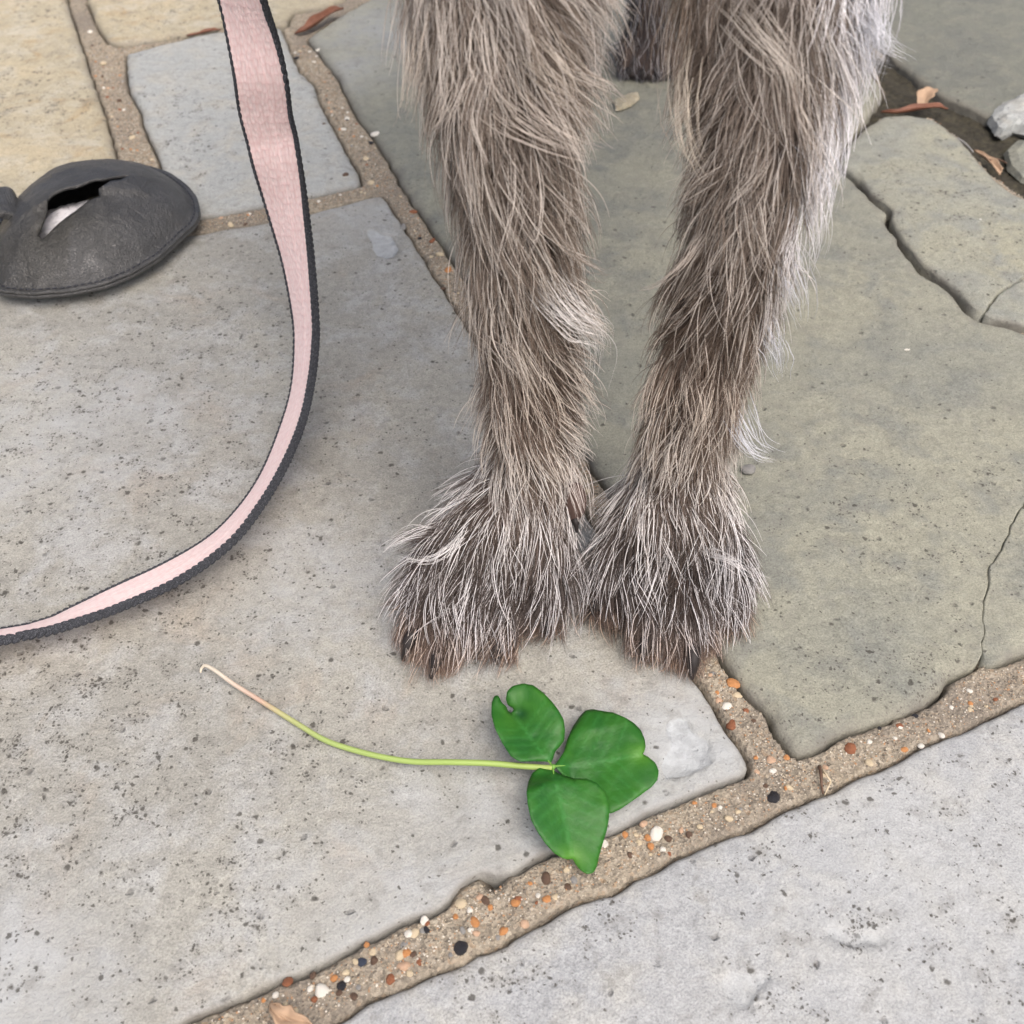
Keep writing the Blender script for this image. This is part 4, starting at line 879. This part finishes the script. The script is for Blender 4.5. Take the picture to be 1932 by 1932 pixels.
# long stray locks
def lock(px, ydep, n, colr, spread=.0030, r=.00008):
    n = max(10, n//3)
    path = np.array([atdepth(u, v, 1.0) for u, v in px]); pts = np.array([np.array([0, 0, CAM_H])+(ray(u, v))*(yd/ray(u, v)[1]) for (u, v), yd in zip(px, ydep)])
    c0 = catmull(pts, 5); tq = np.linspace(0, len(c0)-1, KP); c0 = np.stack([np.interp(tq, np.arange(len(c0)), c0[:, k_]) for k_ in range(3)], 1)
    off = RNG.normal(0, spread, (n, 1, 3))*(1-.5*np.linspace(0, 1, KP)**1.2)[None, :, None]+np.cumsum(RNG.normal(0, .00022, (n, KP, 3)), axis=1)
    sh = RNG.uniform(.7, 1.0, n); S1 = np.empty((n, KP, 3))
    for i in range(n):
        t2 = np.linspace(0, (KP-1)*sh[i], KP); S1[i] = np.stack([np.interp(t2, np.arange(KP), c0[:, k_]) for k_ in range(3)], 1)
    allS.append(S1+off); allC.append((np.array(colr)*(1+RNG.normal(0, .14, (n, 1)))).clip(.02, .92)); allR.append(np.full(n, r)*RNG.uniform(.8, 1.3, n))
PALE, WHT, TAN = (.52, .46, .40), (.68, .69, .73), (.45, .34, .25)
lock([(935,150),(965,200),(1010,238),(1070,268),(1138,292)], [.262,.254,.250,.248,.250], 110, PALE)
lock([(1000,80),(1040,130),(1085,165),(1135,185)], [.262,.252,.25,.252], 70, (.48, .42, .35))
lock([(800,60),(790,120),(778,180),(762,232)], [.268,.262,.26,.262], 70, (.50, .44, .37))
lock([(860,120),(850,180),(830,220),(800,250)], [.262,.256,.254,.256], 50, PALE)
lock([(1010,520),(1045,570),(1085,610),(1130,625),(1132,670)], [.258,.252,.25,.252,.256], 130, (.70, .67, .64))
lock([(1040,560),(1090,590),(1128,640),(1118,720)], [.256,.252,.254,.258], 90, (.66, .63, .6))
lock([(930,640),(975,680),(990,730),(1000,790)], [.256,.25,.25,.252], 60, PALE)
lock([(1380,770),(1402,815),(1425,845),(1462,858)], [.262,.258,.258,.262], 120, WHT)
lock([(1610,20),(1640,60),(1668,90),(1710,112)], [.268,.262,.262,.268], 120, WHT)
lock([(1640,0),(1650,60),(1640,120),(1625,190)], [.27,.262,.262,.266], 120, WHT)
lock([(1500,250),(1545,300),(1560,350),(1545,420)], [.262,.258,.26,.264], 110, WHT)
lock([(1470,480),(1490,520),(1505,560),(1510,600)], [.262,.258,.26,.264], 80, WHT)
lock([(1440,600),(1465,640),(1470,680),(1478,712)], [.262,.258,.26,.264], 80, WHT)
lock([(1400,20),(1450,80),(1490,130),(1500,200)], [.262,.250,.246,.248], 90, (.55, .5, .44))
lock([(1290,120),(1285,200),(1300,280),(1330,330)], [.262,.256,.252,.252], 60, (.5, .44, .36))
lock([(1330,440),(1290,500),(1240,540),(1195,550)], [.258,.254,.256,.262], 26, PALE, .0008)
lock([(1060,860),(1085,900),(1100,950),(1108,985)], [.262,.255,.25,.248], 60, (.66, .6, .55))
lock([(870,1010),(840,1040),(800,1060),(742,1052)], [.236,.230,.228,.228], 36, (.7, .68, .66), .001)
lock([(1340,1040),(1380,1055),(1410,1075),(1452,1095)], [.236,.232,.23,.232], 40, (.6, .58, .57), .001)
S1 = np.vstack(allS)-DOG0; Cc = np.vstack(allC); Rr = np.concatenate(allR); nh = len(S1)
hc = bpy.data.hair_curves.new('fur'); hc.add_curves([KP]*nh)
hc.attributes['position'].data.foreach_set('vector', S1.astype(np.float32).ravel())
tap = np.interp(np.linspace(0, 1, KP), [0, .5, 1], [1.0, .85, .18])
ra = hc.attributes.get('radius') or hc.attributes.new('radius', 'FLOAT', 'POINT'); ra.data.foreach_set('value', (Rr[:, None]*tap[None]).astype(np.float32).ravel())
ca = hc.attributes.new('hair_col', 'FLOAT_COLOR', 'CURVE'); c4 = np.ones((nh, 4), np.float32); c4[:, :3] = Cc; ca.data.foreach_set('color', c4.ravel())
s = N('dog fur'); hi = s.n('HairInfo')
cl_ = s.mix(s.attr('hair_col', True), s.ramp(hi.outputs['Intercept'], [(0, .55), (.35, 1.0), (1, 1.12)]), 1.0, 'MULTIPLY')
s.set(Base_Color=cl_, Roughness=.42); s.p.inputs['Specular IOR Level'].default_value = .45
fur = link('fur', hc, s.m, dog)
# ---- claws, pads, face
M_CLAW = plain('claw horn', (.024, .020, .019), .5, .4, 700, .3, .0003)
def claw(p, d, L=.0075, r=.0024):
    pts = [np.array(p)+d*x*L+np.array([0, 0, y*L]) for x, y in ((-.1, .18), (.3, .25), (.65, .12), (.9, -.18), (1.05, -.5))]
    c0 = catmull(pts, 4); c0[:, 2] = np.maximum(c0[:, 2], .0012); n = len(c0); v, f = tube(c0-DOG0, np.interp(np.linspace(0, 1, n), [0, .5, 1], [r, r*.85, r*.22]), 8); return link('claw', mesh('claw', v, f), M_CLAW, dog)
for (p, d), L_ in zip(claws, (.0088, .0085, .0055, .0055, .005, .006, .0088, .0055)): claw(p+d*.0042, d, L_, .0028)
for p, d in hindclaws: claw(p+d*.002, d, .006, .002)
def lump(name, p, r, mat, sub=3):
    bm = bmesh.new(); bmesh.ops.create_icosphere(bm, subdivisions=sub, radius=1)
    for v in bm.verts: v.co = Vector((v.co.x*r[0], v.co.y*r[1], v.co.z*r[2]))*(1+.10*noise.noise(v.co*2.2))
    m = bpy.data.meshes.new(name); bm.to_mesh(m); bm.free(); m.polygons.foreach_set('use_smooth', [True]*len(m.polygons)); return link(name, m, mat, dog, np.array(p)-DOG0)
lump('dewclaw_pad', (.0205, .2585, .046), (.0042, .0045, .0085), plain('pad skin', (.10, .062, .05), .6, .3, 500))
claw((.0205, .256, .040), np.array([.2, -.5, 0]), .0055, .0014)
lump('nose', (.030, .155, .476), (.011, .007, .009), plain('nose leather', (.02, .018, .018), .4))
for sg in (-1, 1): lump('eye', (.033+sg*.020, .222, .500), (.006, .005, .006), plain('eye brown', (.03, .015, .008), .12, .2, 300, .6))
